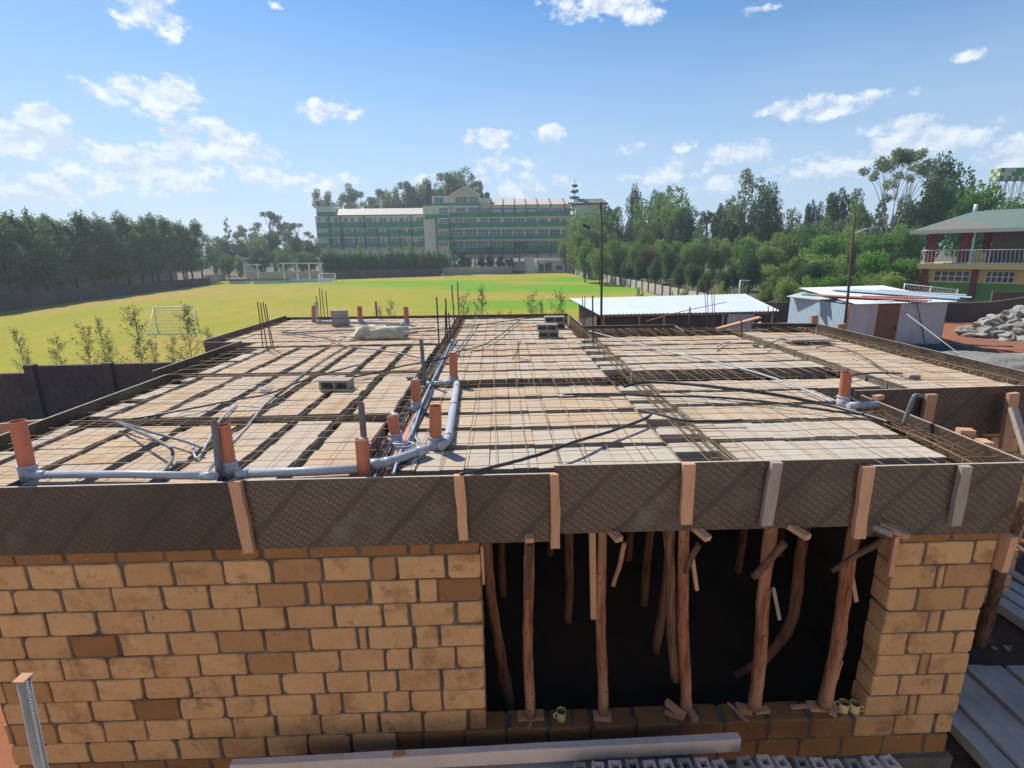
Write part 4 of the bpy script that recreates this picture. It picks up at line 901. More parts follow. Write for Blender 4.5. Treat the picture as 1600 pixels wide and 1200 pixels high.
hollow_block(855, 527, -6, 'upper hollow block of the nearer pair on the far middle bay', dz=.145, L=.42)
hollow_block(868, 513, 2, 'lower block of the pair behind, on the far middle bay', L=.42)
hollow_block(866, 513, -2, 'upper block of the pair behind, on the far middle bay', dz=.145, L=.46)
# sack
bm_ = MB(); c = atZ(597, 528, -1.735); n = 26; mrows = 12
vs = []
for i in range(mrows+1):
    ph = math.pi*i/mrows
    for j in range(n):
        th = 2*math.pi*j/n; x = math.cos(th)*math.sin(ph); y = math.sin(th)*math.sin(ph); z = math.cos(ph)
        p = Vector((x, y, z)); d = 1+.45*mnoise.noise(p*2.4+Vector((3, 1, 0)))+.25*mnoise.noise(p*6)
        q = Vector((x*.62*d, y*.22*d, max(-.02, z*.15*d+.10)))
        if x < -.7: q.z *= .45
        vs.append(c+q)
fs = [(i*n+j, (i+1)*n+j, (i+1)*n+(j+1) % n, i*n+(j+1) % n) for i in range(mrows) for j in range(n)]
bm_.add(vs, fs, 0, 0, True); tag(bm_.build('sack', ['sack'], loc=tuple(c)), 'cream woven sack slumped on the far left bay', 'sack')
mb = MB()
for i in range(14):
    a = rnd.uniform(0, 3.1); q = atZ(413, 612, -1.72); mb.tube([q+Vector((rnd.uniform(-.06, .06), rnd.uniform(-.06, .06), 0)), q+Vector((math.cos(a)*.12, math.sin(a)*.1, rnd.uniform(.0, .08)))], .005, 5)
tag(mb.build('wire_bundle', ['grey_pvc'], loc=tuple(atZ(413, 612, -1.72))), 'small splayed bundle of pale wire ends on the left bays', 'wire bundle')
mb = MB(); c = atZ(1262, 533, -1.70); mb.bar(c+Vector((-.42, 0, .03)), c+Vector((.42, .02, .05)), .35, .035, 0, 0, (0, 0, 1), .02); tag(mb.build('float_board', ['sawn_grey'], loc=tuple(c)), 'flat grey board lying at the far end of the right wing', 'board')
for i, (px, py, s) in enumerate([(1235, 535, .06), (1424, 590, .08), (1567, 606, .05), (640, 590, .05), (285, 722, .04), (1180, 540, .05)]):
    c = atZ(px, py, -1.72); mb = MB(); mb.box(c.x-s, c.x+s, c.y-s*.7, c.y+s*.7, c.z-.01, c.z+s*.5, 0, 0, s*.3)
    tag(mb.build('mortar_lump', ['block_grey' if i != 2 else 'paper_plug'], loc=tuple(c)), ['lump of mortar at the far end of the right wing', 'lump of mortar on the rim beside the lone orange pipe', 'pale flake on the front corner of the right wing', 'lump of mortar by the middle trench', 'crumb of mortar behind the long waste pipe', 'lump of mortar at the back of the right bay'][i], 'mortar lump')
# ------------------------------------------------------------------ foreground under the camera
def tbeam(a, b, label, w=.12, h=.14, m='precast', group=None, up=(0, 0, 1)):
    a = Vector(a); b = Vector(b); d = (b-a).normalized(); s = d.cross(Vector((0, 0, 1))).normalized(); u = Vector((0, 0, 1))
    prof = [(-w/2, 0), (w/2, 0), (w/2, h*.42), (w*.2, h*.5), (w*.17, h), (-w*.17, h), (-w*.2, h*.5), (-w/2, h*.42)]
    mb = MB(); n = 14; vs = []
    for i in range(n+1):
        p = a.lerp(b, i/n)
        for x, z in prof: vs.append(p+s*(x+rnd.uniform(-.003, .003))+u*(z+rnd.uniform(-.003, .004)))
    k = len(prof); fs = [(i*k+j, i*k+(j+1) % k, (i+1)*k+(j+1) % k, (i+1)*k+j) for i in range(n) for j in range(k)]+[tuple(reversed(range(k))), tuple(n*k+j for j in range(k))]
    mb.add(vs, fs, 0, rnd.random()*.6); return tag(mb.build('precast_beam', [m], loc=tuple((a+b)/2)), label, 'concrete beam', group)
def flatbeam(a, b, w, h, label, group=None, m='precast'):
    a = Vector(a); b = Vector(b); mb = MB(); n = 10; P = [a.lerp(b, i/n) for i in range(n+1)]
    for i in range(n):
        pass
    d = (b-a).normalized(); s = d.cross(Vector((0, 0, 1))).normalized(); vs = []
    for p in P:
        j = rnd.uniform(-.006, .006)
        for x, z in ((-w/2, 0), (w/2, 0), (w/2+j, h), (-w/2, h)): vs.append(p+s*x+Vector((0, 0, z+rnd.uniform(-.003, .003))))
    fs = [(i*4+j, i*4+(j+1) % 4, (i+1)*4+(j+1) % 4, (i+1)*4+j) for i in range(n) for j in range(4)]+[(3, 2, 1, 0), tuple(n*4+j for j in range(4))]
    mb.add(vs, fs, 0, rnd.random()*.5); return tag(mb.build('precast_beam', [m], loc=tuple((a+b)/2)), label, 'concrete beam', group)
A = atY(440, 1203, 3.46); B = atY(1155, 1161, 3.46); B.z = A.z = -4.03
flatbeam((A.x-.4, 3.45, -4.22), (B.x, 3.47, -4.145), .06, .14, 'pale dusty concrete beam on edge against the foot of the stone wall', m='precast_pale')
STK = [('upper', -4.37), ('second', -4.53), ('third', -4.69), ('bottom', -4.85)]
for nm, z in STK:
    for k in range(3):
        tag(flatbeam((-2.0+rnd.uniform(-.1, .1), 3.48-.17*k, z), (1.55+rnd.uniform(-.1, .1), 3.48-.17*k, z), .14, .145, 'plain concrete beam of the %s layer, %s row, in the pile at the wall foot' % (nm, ['back', 'middle', 'front'][k])), group='pile of beams at the wall foot')
g2 = random.Random(3)
for i in range(18):
    px = 905+i*27.5+(12 if i > 8 else 0); c = atY(px, 1178+(0 if i < 12 else 12)+g2.uniform(-3, 3), 3.30)
    x = c.x; zt = -4.045+g2.uniform(-.02, .02)-(.05 if i > 12 else 0); mb = MB(); t = .022; W = .10; D = .19; a = g2.uniform(-.15, .15)
    def bx(x0, x1, y0, y1, z0, z1):
        s = len(mb.v); mb.box(x0, x1, y0, y1, z0, z1, 0, 0, .002)
        for q in range(s, len(mb.v)):
            X_, Y_, Z_ = mb.v[q]; mb.v[q] = (x+X_*math.cos(a)-Y_*math.sin(a), 3.22+X_*math.sin(a)+Y_*math.cos(a), Z_)
    bx(-W/2, -W/2+t, -D/2, D/2, zt-.27, zt); bx(W/2-t, W/2, -D/2, D/2, zt-.27, zt)
    bx(-W/2+t, W/2-t, D/2-t, D/2-.001, zt-.27, zt-.002); bx(-W/2+t, W/2-t, -D/2+.001, -D/2+t, zt-.27, zt-.002); bx(-W/2+t, W/2-t, -.01, .012, zt-.27, zt-.004)
    tag(mb.build('hollow_block', ['precast_pale' if i % 3 else 'block_grey'], loc=(x, 3.22, zt-.27)), 'grey hollow block on end in the row below the opening', 'concrete block', 'row of upended hollow blocks')
c = atY(624, 1190, 3.45); plank((c.x-.05, 3.44, -4.05), (c.x+.05, 3.45, -4.05), .05, .02, 'tiny reddish offcut lying on the pale beam', jit=.003)
# perforated steel angle standing close to the camera at lower left
a = atY(36, 1060, 2.3); b = atY(68, 1215, 2.3); b.z = a.z+(b.z-a.z)
d = (a-b).normalized(); base = a-d*((a.z+4.9)/d.z)
o = empty('steel_post', base, 'grey mortar stained steel post with a serrated edge at lower left', 'post')
mb = MB(); mb.tube([base, a-Vector((0, 0, .0))], .029, 10, 0); mb.build('post', ['precast'], o)
mb = MB(); L = (a-base).length; k = 0
while k*.018 < L-.02:
    p = a-d*(k*.018+.01); mb.bar(p+Vector((.024, -.012, 0)), p+Vector((.037, -.016, .003)), .008, .009, 0); k += 1
    if k > 90: break
mb.build('tooth_strip', ['white_paint'], o)
mb = MB(); mb.box(a.x-.03, a.x+.03, 2.27, 2.33, a.z, a.z+.006, 0, 0, .002); mb.build('cap', ['sawn_timber'], o)

# outside the right corner: concrete beams on the ground, rough props
def gz(x, y): return yard_z(x, y)+.02
sp = [(4.62, 4.9, 2.0, 0), (4.86, 4.95, 2.0, 1), (5.10, 4.9, 1.9, 2), (5.34, 4.85, 1.9, 3), (5.58, 4.8, 2.0, 4), (5.82, 4.7, 2.0, 5)]
for x, y1, y0, k in sp:
    flatbeam((x-.02, y0, -4.86+.03*(k % 2)), (x+.05, y1+.06*(k % 3), -4.84+.03*(k % 2)), .21, .12, ['grey concrete beam beside the stone pillar foot, nearest the wall', 'second grey concrete beam from the pillar foot', 'third grey concrete beam from the pillar foot', 'fourth grey concrete beam from the pillar foot', 'fifth grey concrete beam from the pillar foot', 'outermost grey concrete beam at lower right'][k], 'precast beams on the ground at lower right')
for k in range(3):
    flatbeam((6.9+.26*k, 4.4, -4.84), (6.75+.26*k, 6.6, -4.84), .2, .13, ['rear grey beam by the leaning prop, nearest the wall', 'rear grey beam by the leaning prop, middle one', 'rear grey beam by the leaning prop, farthest right'][k], 'rear precast beams behind the leaning prop')
prop(atY(1598, 780, 5.0), Vector((5.95, 5.35, -4.9)), .06, 'dark leaning pole outside the right pillar', 71, 'pole_bark_dark', 'poles outside the right pillar', 3, .03)
stub(atY(1568, 838, 4.6), atY(1612, 868, 4.3), .022, 'dark diagonal brace outside the right pillar', 'pole_bark_dark', 8)
stub(atY(1560, 862, 4.9), atY(1600, 858, 4.8), .016, 'thin level stick outside the right pillar', seed=9)
prop(atY(1500, 690, 5.9)+Vector((0, .1, 0)), Vector((5.0, 5.95, -4.9)), .06, 'dark pole under the right wing board', 72, 'pole_bark_dark', 'poles outside the right pillar', 3, .03)
plank(atY(1548, 872, 5.6), atY(1612, 915, 5.2), .10, .03, 'dark plank lying slanted outside the right pillar', m='sawn_grey')
stub(atY(1395, 835, YF-.12), atY(1350, 815, YF+.06), .03, 'sawn plank end poking out at the top of the stone pillar', 'sawn_grey', 11)
g3 = random.Random(9)
def rock_mesh(seed, flat=.6, rough=.22):
    import bmesh
    g = random.Random(seed); bm = bmesh.new()
    bmesh.ops.create_icosphere(bm, subdivisions=2, radius=.5)
    # cut with random planes to get broken faces
    for k in range(9):
        n = Vector((g.gauss(0, 1), g.gauss(0, 1), g.gauss(0, 1))).normalized(); d = g.uniform(.26, .40)
        for v in bm.verts:
            t = v.co.dot(n)-d
            if t > 0: v.co -= n*t
    for v in bm.verts: v.co += v.co.normalized()*mnoise.noise(v.co*5+Vector((seed, 0, 0)))*.04; v.co.z *= flat
    me = bpy.data.meshes.new('rock'); bm.to_mesh(me); bm.free(); return me
ROCKS = [rock_mesh(i, [.55, .7, .5, .8, .6, .9, .45][i]) for i in range(7)]
for me in ROCKS: me.materials.append(MATS['rubble'])
# chips and small stones on the ground at the lower right
for i in range(46):
    me = ROCKS[i % 7]; x = g3.uniform(4.5, 7.5); y = g3.uniform(4.6, 8.5); s = g3.uniform(.03, .11)
    o = bpy.data.objects.new('ground_stone', me); col.objects.link(o); o.location = (x, y, gz(x, y)+s*.15); o.scale = (s, s*g3.uniform(.7, 1.2), s); o.rotation_euler = (0, 0, g3.uniform(0, 6))
    tag(o, 'small broken stone scattered on the dark soil outside the right pillar', 'stone', 'small stones outside the right pillar')

# unseen neighbour house behind the camera, added pale to bounce sunlight onto the front wall
nb = empty('unseen_neighbour_house', Vector((0, -3, -4.9)), 'unseen pale neighbour house behind the viewpoint, added to bounce light on the front wall', 'house')
mb = MB(); mb.box(-11, 10, -6, -.75, -5.0, -1.86); mb.build('lower_storey', ['pale_bounce_wall'], nb)
mb = MB(); mb.box(-11.2, 10.2, -6.2, -.6, -1.855, -1.70); mb.build('floor_slab', ['precast'], nb)
mb = MB(); mb.box(-11, 10, -6, -2.4, -1.695, 1.3); mb.build('upper_storey', ['pale_bounce_wall'], nb)
for i in range(5):
    mb = MB(); x = -9+i*4; mb.box(x, x+1.5, -.78, -.745, -3.9, -2.5); mb.build('window', ['glass'], nb)
# ------------------------------------------------------------------ boundary walls
def wall_panel(p0, p1, z0, z1, label, m='fence_block', cols=(), top_jit=0, th=.18):
    p0 = Vector((*p0, 0)); p1 = Vector((*p1, 0)); d = (p1-p0).normalized(); s = Vector((-d.y, d.x, 0)); L = (p1-p0).length
    o = empty('boundary_wall', (p0.x, p0.y, z0), label, 'wall')
    mb = MB(); T = lambda u, dd, z: tuple(p0+d*u+s*dd+Vector((0, 0, z)))
    k = 0; z = z0
    while z < z1-.05:
        h = min(.22, z1-z); u = -.2 if k % 2 else 0
        while u < L:
            a, b = max(0, u), min(L, u+.41)
            if b-a > .05: 
                vs = [T(x, y, zz) for zz in (z+.005, z+h-.006) for x, y in ((a+.006, -.004*g3.random()), (b-.006, -.004*g3.random()), (b-.006, th), (a+.006, th))]
                mb.add(vs, [(3, 2, 1, 0), (4, 5, 6, 7), (0, 1, 5, 4), (1, 2, 6, 5), (2, 3, 7, 6), (3, 0, 4, 7)], 0, g3.random())
            u += .42
        z += .225; k += 1
    vs = [T(x, y, zz) for zz in (z0-.3, z1-.02) for x, y in ((0, .012), (L, .012), (L, th-.012), (0, th-.012))]
    mb.add(vs, [(3, 2, 1, 0), (4, 5, 6, 7), (0, 1, 5, 4), (1, 2, 6, 5), (2, 3, 7, 6), (3, 0, 4, 7)], 0, .5)
    mb.build('wall_blocks', [m], o)
    for c in cols:
        mb = MB(); q = p0+d*c; mb.bar((q.x, q.y-.02, z0-.3), (q.x, q.y-.02, z1+.05), .22, .26, 0, 0, (d.x, d.y, 0)); mb.build('wall_pillar', [m], o)
    return o
wall_panel((-34, 15.2), (-14.42, 15.75), -4.95, -3.36, 'lower left length of the dark block boundary wall', cols=(4, 8, 12, 16))
wall_panel((-14.40, 15.75), (-8.0, 16.0), -4.95, -3.16, 'stepped up length of the dark block boundary wall beside the left deck edge', cols=(.1, 2.35, 5.2))
wall_panel((-7.98, 16.0), (3.0, 16.2), -4.95, -3.2, 'hidden rear length of the dark block wall behind the deck', cols=(3, 6, 9))
wall_panel((13.2, 32.2), (24.2, 31.8), -4.9, -3.25, 'dark block wall seen between the white roof and the tin shack', cols=(3, 6, 9))
wall_panel((24.3, 31.8), (29.3, 30.3), -4.9, -3.2, 'dark block wall behind the left end of the rubble pile', cols=())
wall_panel((29.3, 30.3), (40, 26.8), -4.9, -2.62, 'stepped up dark block wall behind the rubble pile', cols=())

# ------------------------------------------------------------------ white roofed shed behind the deck
s0 = Vector((7.5, 23, -4.5)); shed = empty('white_roofed_shed', s0, 'low shed with a bright white metal roof behind the deck', 'shed')
A, B, C_, D_ = Vector((3.88, 20.3, -2.42)), Vector((11.25, 20.55, -2.42)), Vector((12.6, 26.6, -2.22)), Vector((3.37, 25.6, -2.22))
mb = MB(); n = 90; vs = []
for i in range(n+1):
    t = i/n; dz = .018*math.cos(i*math.pi)
    for p in (A.lerp(B, t), D_.lerp(C_, t)): vs.append(p+Vector((0, 0, dz)))
fs = [(i*2, i*2+2, i*2+3, i*2+1) for i in range(n)]; mb.add(vs, fs, 0, 0, True)
mb.add([v-Vector((0, 0, .02)) for v in vs], [tuple(reversed(f)) for f in fs], 0, 0, True)
mb.build('roof', ['tin_white'], shed)
mb = MB()
for a, b in ((A+Vector((.1, .25, -.08)), B+Vector((-.1, .25, -.08))), (D_+Vector((.1, -.2, -.08)), C_+Vector((-.2, -.2, -.08)))):
    mb = MB(); mb.bar(a, b, .06, .1); mb.build('roof_rail', ['sawn_grey'], shed)
for i, x in enumerate([4.15, 5.6, 6.6, 9.0, 10.2, 11.0]):
    mb = MB(); mb.bar((x, 20.62, -4.8), (x, 20.62, -2.5), .09, .09, 0, 0, (0, 1, 0), .004); mb.build('shed_post', ['sawn_grey'], shed)
mb = MB(); mb.box(4.1, 9.1, 20.72, 20.76, -4.7, -2.62, 0, 0, .0); mb.build('wall_sheet', ['fence_block'], shed)
mb = MB(); mb.box(3.9, 3.96, 20.7, 25.4, -4.7, -2.5); mb.box(3.9, 12.1, 25.4, 25.46, -4.7, -2.4); mb.build('rear_sheet', ['fence_block'], shed)
def corr(mb, p0, p1, z0, z1, pitch=.09, amp=.018, mi=0, thick=False):
    p0 = Vector((*p0, 0)); p1 = Vector((*p1, 0)); L = (p1-p0).length; d = (p1-p0)/L; s = Vector((-d.y, d.x, 0)); n = int(L/pitch*6); vs = []
    for i in range(n+1):
        u = L*i/n; w = amp*math.sin(u/pitch*2*math.pi)
        for z in (z0, z1): q = p0+d*u+s*w; vs.append((q.x, q.y, z))
    mb.add(vs, [(i*2, i*2+2, i*2+3, i*2+1) for i in range(n)], mi, 0, True)
mb = MB(); corr(mb, (9.15, 20.55), (10.25, 20.58), -4.7, -2.52, .11, .022); mb.build('tin_panel', ['tin_grey'], shed)
plank(atY(1120, 514, 13.0), atY(1187, 496, 13.2), .16, .04, 'long pale plank slanting behind the back edge of the right bay')
plank(atY(1180, 512, 13.4), atY(1190, 505, 13.4), .10, .10, 'short timber block behind the back edge of the right bay')
mb = MB(); P = [atY(1010, 502, 13.0), atY(1060, 488, 15), atY(1135, 472, 19)]; mb.tube(curve(P), .012, 6); tag(mb.build('thin_stick', ['sawn_timber'], loc=tuple(P[0])), 'thin slanting stick in front of the shed wall', 'stick')
mb = MB(); P = [atY(1078, 480, 19), atY(1080, 495, 19)]; mb.tube([P[0], P[1]+Vector((0, 0, -1.5))], .03, 6); tag(mb.build('short_peg', ['steel_dark'], loc=tuple(P[0])), 'dark peg standing against the white roof', 'peg')

# ------------------------------------------------------------------ tin shack
sh = Vector((20, 24, -4.45)); shack = empty('tin_shack', sh, 'corrugated tin shack with a brown door and a pale roof, right of the deck', 'shack')
GZ = -4.5
q = {k: atY(px, py, 22.6) for k, (px, py) in dict(fl=(1328, 470), dl=(1374, 472), dr=(1408, 472), fr=(1482, 470)).items()}
FX0, FX1 = q['fl'].x, q['fr'].x; DX0, DX1 = q['dl'].x, q['dr'].x; TZ = -2.42; YS = 22.6; YB2 = 28.0
mb = MB(); corr(mb, (FX0, YS), (DX0, YS), GZ, TZ, .13, .028); corr(mb, (DX1, YS), (FX1, YS), GZ, TZ, .13, .028); mb.build('front_sheet', ['tin_grey'], shack)
mb = MB(); mb.box(DX0+.02, DX1-.02, YS-.02, YS+.03, GZ+.05, TZ-.04, 0); mb.box(DX0+.02, DX1-.02, YS-.035, YS-.021, -3.5, -3.42, 0); dd = mb.build('door', ['door_brown'], shack)
mb = MB(); mb.box(DX1-.16, DX1-.08, YS-.05, YS-.021, -3.55, -3.38); mb.build('door_latch', ['steel_dark'], dd)
LB = atY(1240, 462, 27.3).x
mb = MB(); corr(mb, (FX0, YS+.03), (LB, 27.6), GZ, TZ-.03, .2, .012); mb.build('left_side_sheet', ['tin_blue'], shack)
mb = MB(); corr(mb, (FX1, YS+.03), (FX1+.6, 27.6), GZ, TZ-.03, .13, .02); corr(mb, (LB, 27.6), (FX1+.6, 27.6), GZ, TZ-.03, .13, .02); mb.build('rear_sheet', ['tin_grey'], shack)
def roof_sheet(name, P, m, amp=.02, pitch=.12, parent=None):
    A, B, C_, D_ = [Vector(p) for p in P]; L = (B-A).length; n = int(L/pitch*4); vs = []
    for i in range(n+1):
        t = i/n; w = amp*math.sin(i/4*2*math.pi)
        for p in (A.lerp(B, t), D_.lerp(C_, t)): vs.append(p+Vector((0, 0, w)))
    fs = [(i*2, i*2+2, i*2+3, i*2+1) for i in range(n)]; mb = MB(); mb.add(vs, fs, 0, 0, True); mb.add([v-Vector((0, 0, .012)) for v in vs], [tuple(reversed(f)) for f in fs], 0, 0, True)
    return mb.build(name, [m], parent, None if parent is not None else tuple(A))
roof_sheet('left_roof', [(FX0+.4, YS-.25, TZ+.02), (LB-.45, 27.2, TZ-.02), (LB+1.3, 27.9, TZ+.25), (FX0+2, YS, TZ+.12)], 'tin_white', parent=shack)
roof_sheet('roof', [(FX0+.1, YS-.3, TZ+.04), (FX1+.35, YS-.28, TZ+.08), (FX1+.9, 27.9, TZ+.42), (LB+.6, 27.9, TZ+.36)], 'tin_white', parent=shack)
mb = MB()
for x in (DX0, DX1, FX0+.02, FX1-.02): mb.bar((x, YS+.045, GZ), (x, YS+.045, TZ), .07, .07, 0, 0, (0, 1, 0))
mb.build('post', ['sawn_timber'], shack)
# loose sheets lying on the roof
def loose(p, ang, L, w, m, label, amp=.03, z=TZ+.14, slope=.045):
    a = R(ang); d = Vector((math.cos(a), math.sin(a), 0)); s = Vector((-d.y, d.x, 0)); c = Vector((p[0], p[1], z)); zz = lambda v: Vector((v.x, v.y, z+(v.y-YS)*slope))
    o = roof_sheet('loose_roof_sheet', [zz(c-d*L/2-s*w/2), zz(c-d*L/2+s*w/2), zz(c+d*L/2+s*w/2), zz(c+d*L/2-s*w/2)], m, amp, w/5)
    return tag(o, label, 'roof sheet', 'spare sheets on the shack roof')
loose((FX0+1.0, 23.9), -38, 4.2, .5, 'tin_green', 'green roofing sheet lying on the shack roof')
loose((FX0+1.3, 23.4), -34, 4.4, .35, 'tin_red', 'red roofing sheet on the shack roof beside the green one', z=TZ+.17)
loose((FX0+2.5, 23.2), -22, 2.6, .3, 'tin_red', 'short red roofing sheet above the shack door', z=TZ+.2)
loose((FX0+3.2, 24.4), -50, 5.0, .45, 'tin_blue', 'pale blue ridge sheet over the middle of the shack roof', z=TZ+.2)
loose((FX0+3.9, 24.3), -48, 4.6, .35, 'tin_blue', 'second pale blue sheet right of the ridge sheet', z=TZ+.22)
loose((FX0+4.9, 24.8), -44, 3.4, .4, 'tin_grey', 'grey roofing sheet near the right end of the shack roof', z=TZ+.18)
# rope, tarp, gravel
mb = MB(); P = [atY(1412, 487, 22.3), atZ(1524, 572, -3.95)]; mb.tube(P, .014, 6); tag(mb.build('guy_rope', ['rope'], loc=tuple(P[0])), 'white rope slanting down from the tin shack', 'rope')
mb = MB(); P = [atY(1460, 473, 24), atY(1540, 472, 24), atY(1610, 463, 24)]; mb.tube(curve(P), .012, 6); tag(mb.build('overhead_wire', ['rope'], loc=tuple(P[0])), 'thin wire stretched in front of the dark wall to the right', 'wire')
mb = MB(); P = [atY(1432, 470, YS-.1), atY(1438, 500, YS-.15), atY(1445, 535, YS-.1)]; mb.tube(curve(P), .02, 6); tag(mb.build('hanging_cable', ['black_poly'], loc=tuple(P[0])), 'black cable hanging down the tin shack front', 'cable')
def heap(name, c, rx, ry, h, m, label, cat, kind=None, seed=1, n=60, ang=0):
    mb = MB(); vs = []; xs = lin(-1.15, 1.15, n); ca, sa = math.cos(ang), math.sin(ang)
    for b in xs:
        for a in xs:
            r2 = a*a+b*b; z = h*max(-.08, (1-r2))*(1+.3*mnoise.noise(Vector((a*2+seed, b*2, 0))))+h*.10*mnoise.noise(Vector((a*9, b*9, seed)))
            x = a*rx; y = b*ry; vs.append((c[0]+x*ca-y*sa, c[1]+x*sa+y*ca, c[2]+z))
    mb.add(vs, [(j*n+i, j*n+i+1, (j+1)*n+i+1, (j+1)*n+i) for j in range(n-1) for i in range(n-1)], 0, 0, False)
    o = mb.build(name, [m], loc=c); return tag(o, label, cat, None, kind)
heap('gravel', (18.5, 17.8, -4.55), 5.2, 2.6, .75, 'gravel', 'heap of pale grey gravel in front of the red soil', 'gravel', 'stuff', 3, ang=-.25)
heap('red_soil_bank', (23.5, 21.9, -4.6), 4.4, 1.5, .28, 'soil_red', 'low bank of bright red soil below the rubble pile', 'soil', 'structure', 5)
tc_ = atZ(1462, 546, -4.42); heap('tarpaulin', (tc_.x, tc_.y, -4.5), 1.9, .8, .32, 'tarp', 'crumpled dark green tarpaulin at the foot of the tin shack', 'tarpaulin', None, 8, 30)
# rubble pile: every stone its own
g4 = random.Random(21); P0 = atZ(1555, 505, -4.45)
pile = []
for i in range(285):
    for _ in range(60):
        u = g4.uniform(-1, 1); v = g4.uniform(-1, .7); r2 = u*u+v*v
        if r2 < 1: break
    hh = max(0, 1-r2**.8)*1.75*(1-.25*max(0, -u))
    x = 28.0+u*4.3; y = 24.9+v*2.6-.25*u*2; z = -4.45+hh
    s = g4.uniform(.42, .86)*(1.05 if hh < .3 else 1)
    o = bpy.data.objects.new('rubble_stone', ROCKS[g4.randrange(7)]); col.objects.link(o)
    o.location = (x, y, z-.05+.12*s); o.scale = (s*g4.uniform(.9, 1.3), s*.85, s*g4.uniform(.6, .9)); o.rotation_euler = (g4.uniform(-.6, .6), g4.uniform(-.6, .6), g4.uniform(0, 6))
    tag(o, 'grey quarry stone in the big rubble pile on red soil at the right', 'stone', 'rubble pile stones')
heap('rubble_core', (28.0, 25.0, -4.5), 3.9, 2.2, 1.35, 'rubble', 'earthy core of the rubble pile under its stones', 'rubble', 'stuff', 11, 30)

# ------------------------------------------------------------------ lamp poles
lp = empty('lamp_pole', (atY(941, 495, 19.3).x, 19.3, -4.6), 'dark wooden lamp pole in front of the white roof', 'lamp pole', None)
t = atY(939, 316, 19.3); mb = MB(); mb.tube([(atY(941, 495, 19.3).x+.01, 19.3, -4.6), atY(940, 440, 19.3), t], [.048, .042, .034], 8, wob=.05); mb.build('pole', ['bark'], lp)
mb = MB(); a = atY(894, 318, 19.5); b = atY(950, 318, 19.3); a.z = b.z; mb.bar(a, b, .1, .05); mb.build('lamp_arm', ['grey_pvc_dark'], lp)
mb = MB(); a = atY(912, 353, 19.0); b = atY(940, 364, 19.3); mb.bar(a, b, .05, .05); mb.build('lamp_arm', ['grey_pvc'], lp)
mb = MB(); a = atY(910, 351, 19.0); b = atY(922, 357, 19.0); mb.bar(a, b, .22, .07); mb.build('lamp_head', ['roof_dark'], lp)
t = atY(1336, 331, 19.0); bb = atY(1319, 510, 19.0); k = (bb.x-t.x)/(bb.z-t.z); base = Vector((t.x+k*(-4.45-t.z), 19, -4.45))
lp = empty('lamp_pole', base, 'leaning wooden lamp pole in front of the tin shack', 'lamp pole')
mb = MB(); mb.tube([base, base.lerp(t, .5)+Vector((.03, 0, 0)), t], [.05, .045, .032], 8, wob=.05); mb.build('pole', ['bark'], lp)
mb = MB(); a = atY(1335, 366, 19.0); b = atY(1352, 358, 18.9); c = atY(1372, 355, 18.8); mb.tube([a, b, c], .03, 6); mb.build('lamp_arm', ['grey_pvc'], lp)
mb = MB(); mb.bar(b, c, .2, .06); mb.build('lamp_head', ['grey_pvc'], lp)

# ------------------------------------------------------------------ house on the right with the balcony
hx = lambda px, Y: atY(px, 400, Y).x
BL = atY(1434, 412, 40.5); BR = atY(1640, 421, 35.0)
hb = Vector((36, 40, -4.9)); hs_ = empty('balcony_house', hb, 'two storey house with a green hipped roof, curved balcony rail and green and yellow walls', 'house')
dH = Vector((BR.x-BL.x, BR.y-BL.y, 0)); LH = dH.length; dH /= LH; sH = Vector((-dH.y, dH.x, 0))
if sH.y < 0: sH = -sH
OH = Vector((BL.x, BL.y, 0)); LH = 16
def HP(u, v, z): return OH+dH*u+sH*v+Vector((0, 0, z))
def hbox(mb, u0, u1, v0, v1, z0, z1, mi=0):
    vs = [HP(u, v, z) for z in (z0, z1) for u, v in ((u0, v0), (u1, v0), (u1, v1), (u0, v1))]
    mb.add(vs, [(3, 2, 1, 0), (4, 5, 6, 7), (0, 1, 5, 4), (1, 2, 6, 5), (2, 3, 7, 6), (3, 0, 4, 7)], mi)
zsl = BL.z; ze = atY(1432, 361, 40.5).z
def uof(px, v=0):
    r = ray(px, 430); n = Vector((-dH.y, dH.x, 0)); o = OH+sH*v; t = o.dot(n)/Vector((r.x, r.y, 0)).dot(n); P = Vector((r.x, r.y, 0))*t
    return (P-o).dot(dH)
mb = MB(); hbox(mb, 0, LH, 0, 7, zsl-.38, zsl); mb.build('balcony_slab', ['yellow_wall'], hs_)
u0 = uof(1452, 1.3)
mb = MB(); hbox(mb, u0, LH, 1.3, 7, zsl-1.45, zsl-.385); mb.build('upper_wall_band', ['yellow_wall'], hs_)
mb = MB(); hbox(mb, u0, LH, 1.29, 7, -4.9, zsl-1.455); mb.build('lower_wall', ['green_wall'], hs_)
for a, b in ((1460, 1516), (1541, 1586)):
    ua, ub = uof(a, 1.28), uof(b, 1.28); mb = MB(); hbox(mb, ua, ub, 1.20, 1.285, zsl-1.32, zsl-.55, 0); w = mb.build('window', ['glass'], hs_)
    mb = MB()
    for i in range(6): u = ua+(ub-ua)*i/5; hbox(mb, u-.03, u+.03, 1.15, 1.20, zsl-1.34, zsl-.53)
    for z in (zsl-1.34, zsl-.95, zsl-.56): hbox(mb, ua, ub, 1.145, 1.199, z-.025, z+.025)
    mb.build('window_frame', ['white_paint'], w)
for px, v, z0, z1, w in ((1447, .5, zsl, ze, .5), (1497, .5, zsl, ze, .5), (1531, 2.6, zsl, ze, .45), (1443, .9, -4.9, zsl-.39, .32), (1523, 1.0, -4.9, zsl-.39, .32), (1640, .5, zsl, ze, .5)):
    u = uof(px, v); mb = MB(); hbox(mb, u-w/2, u+w/2, v, v+w, z0, z1); mb.build('column', ['maroon'], hs_)
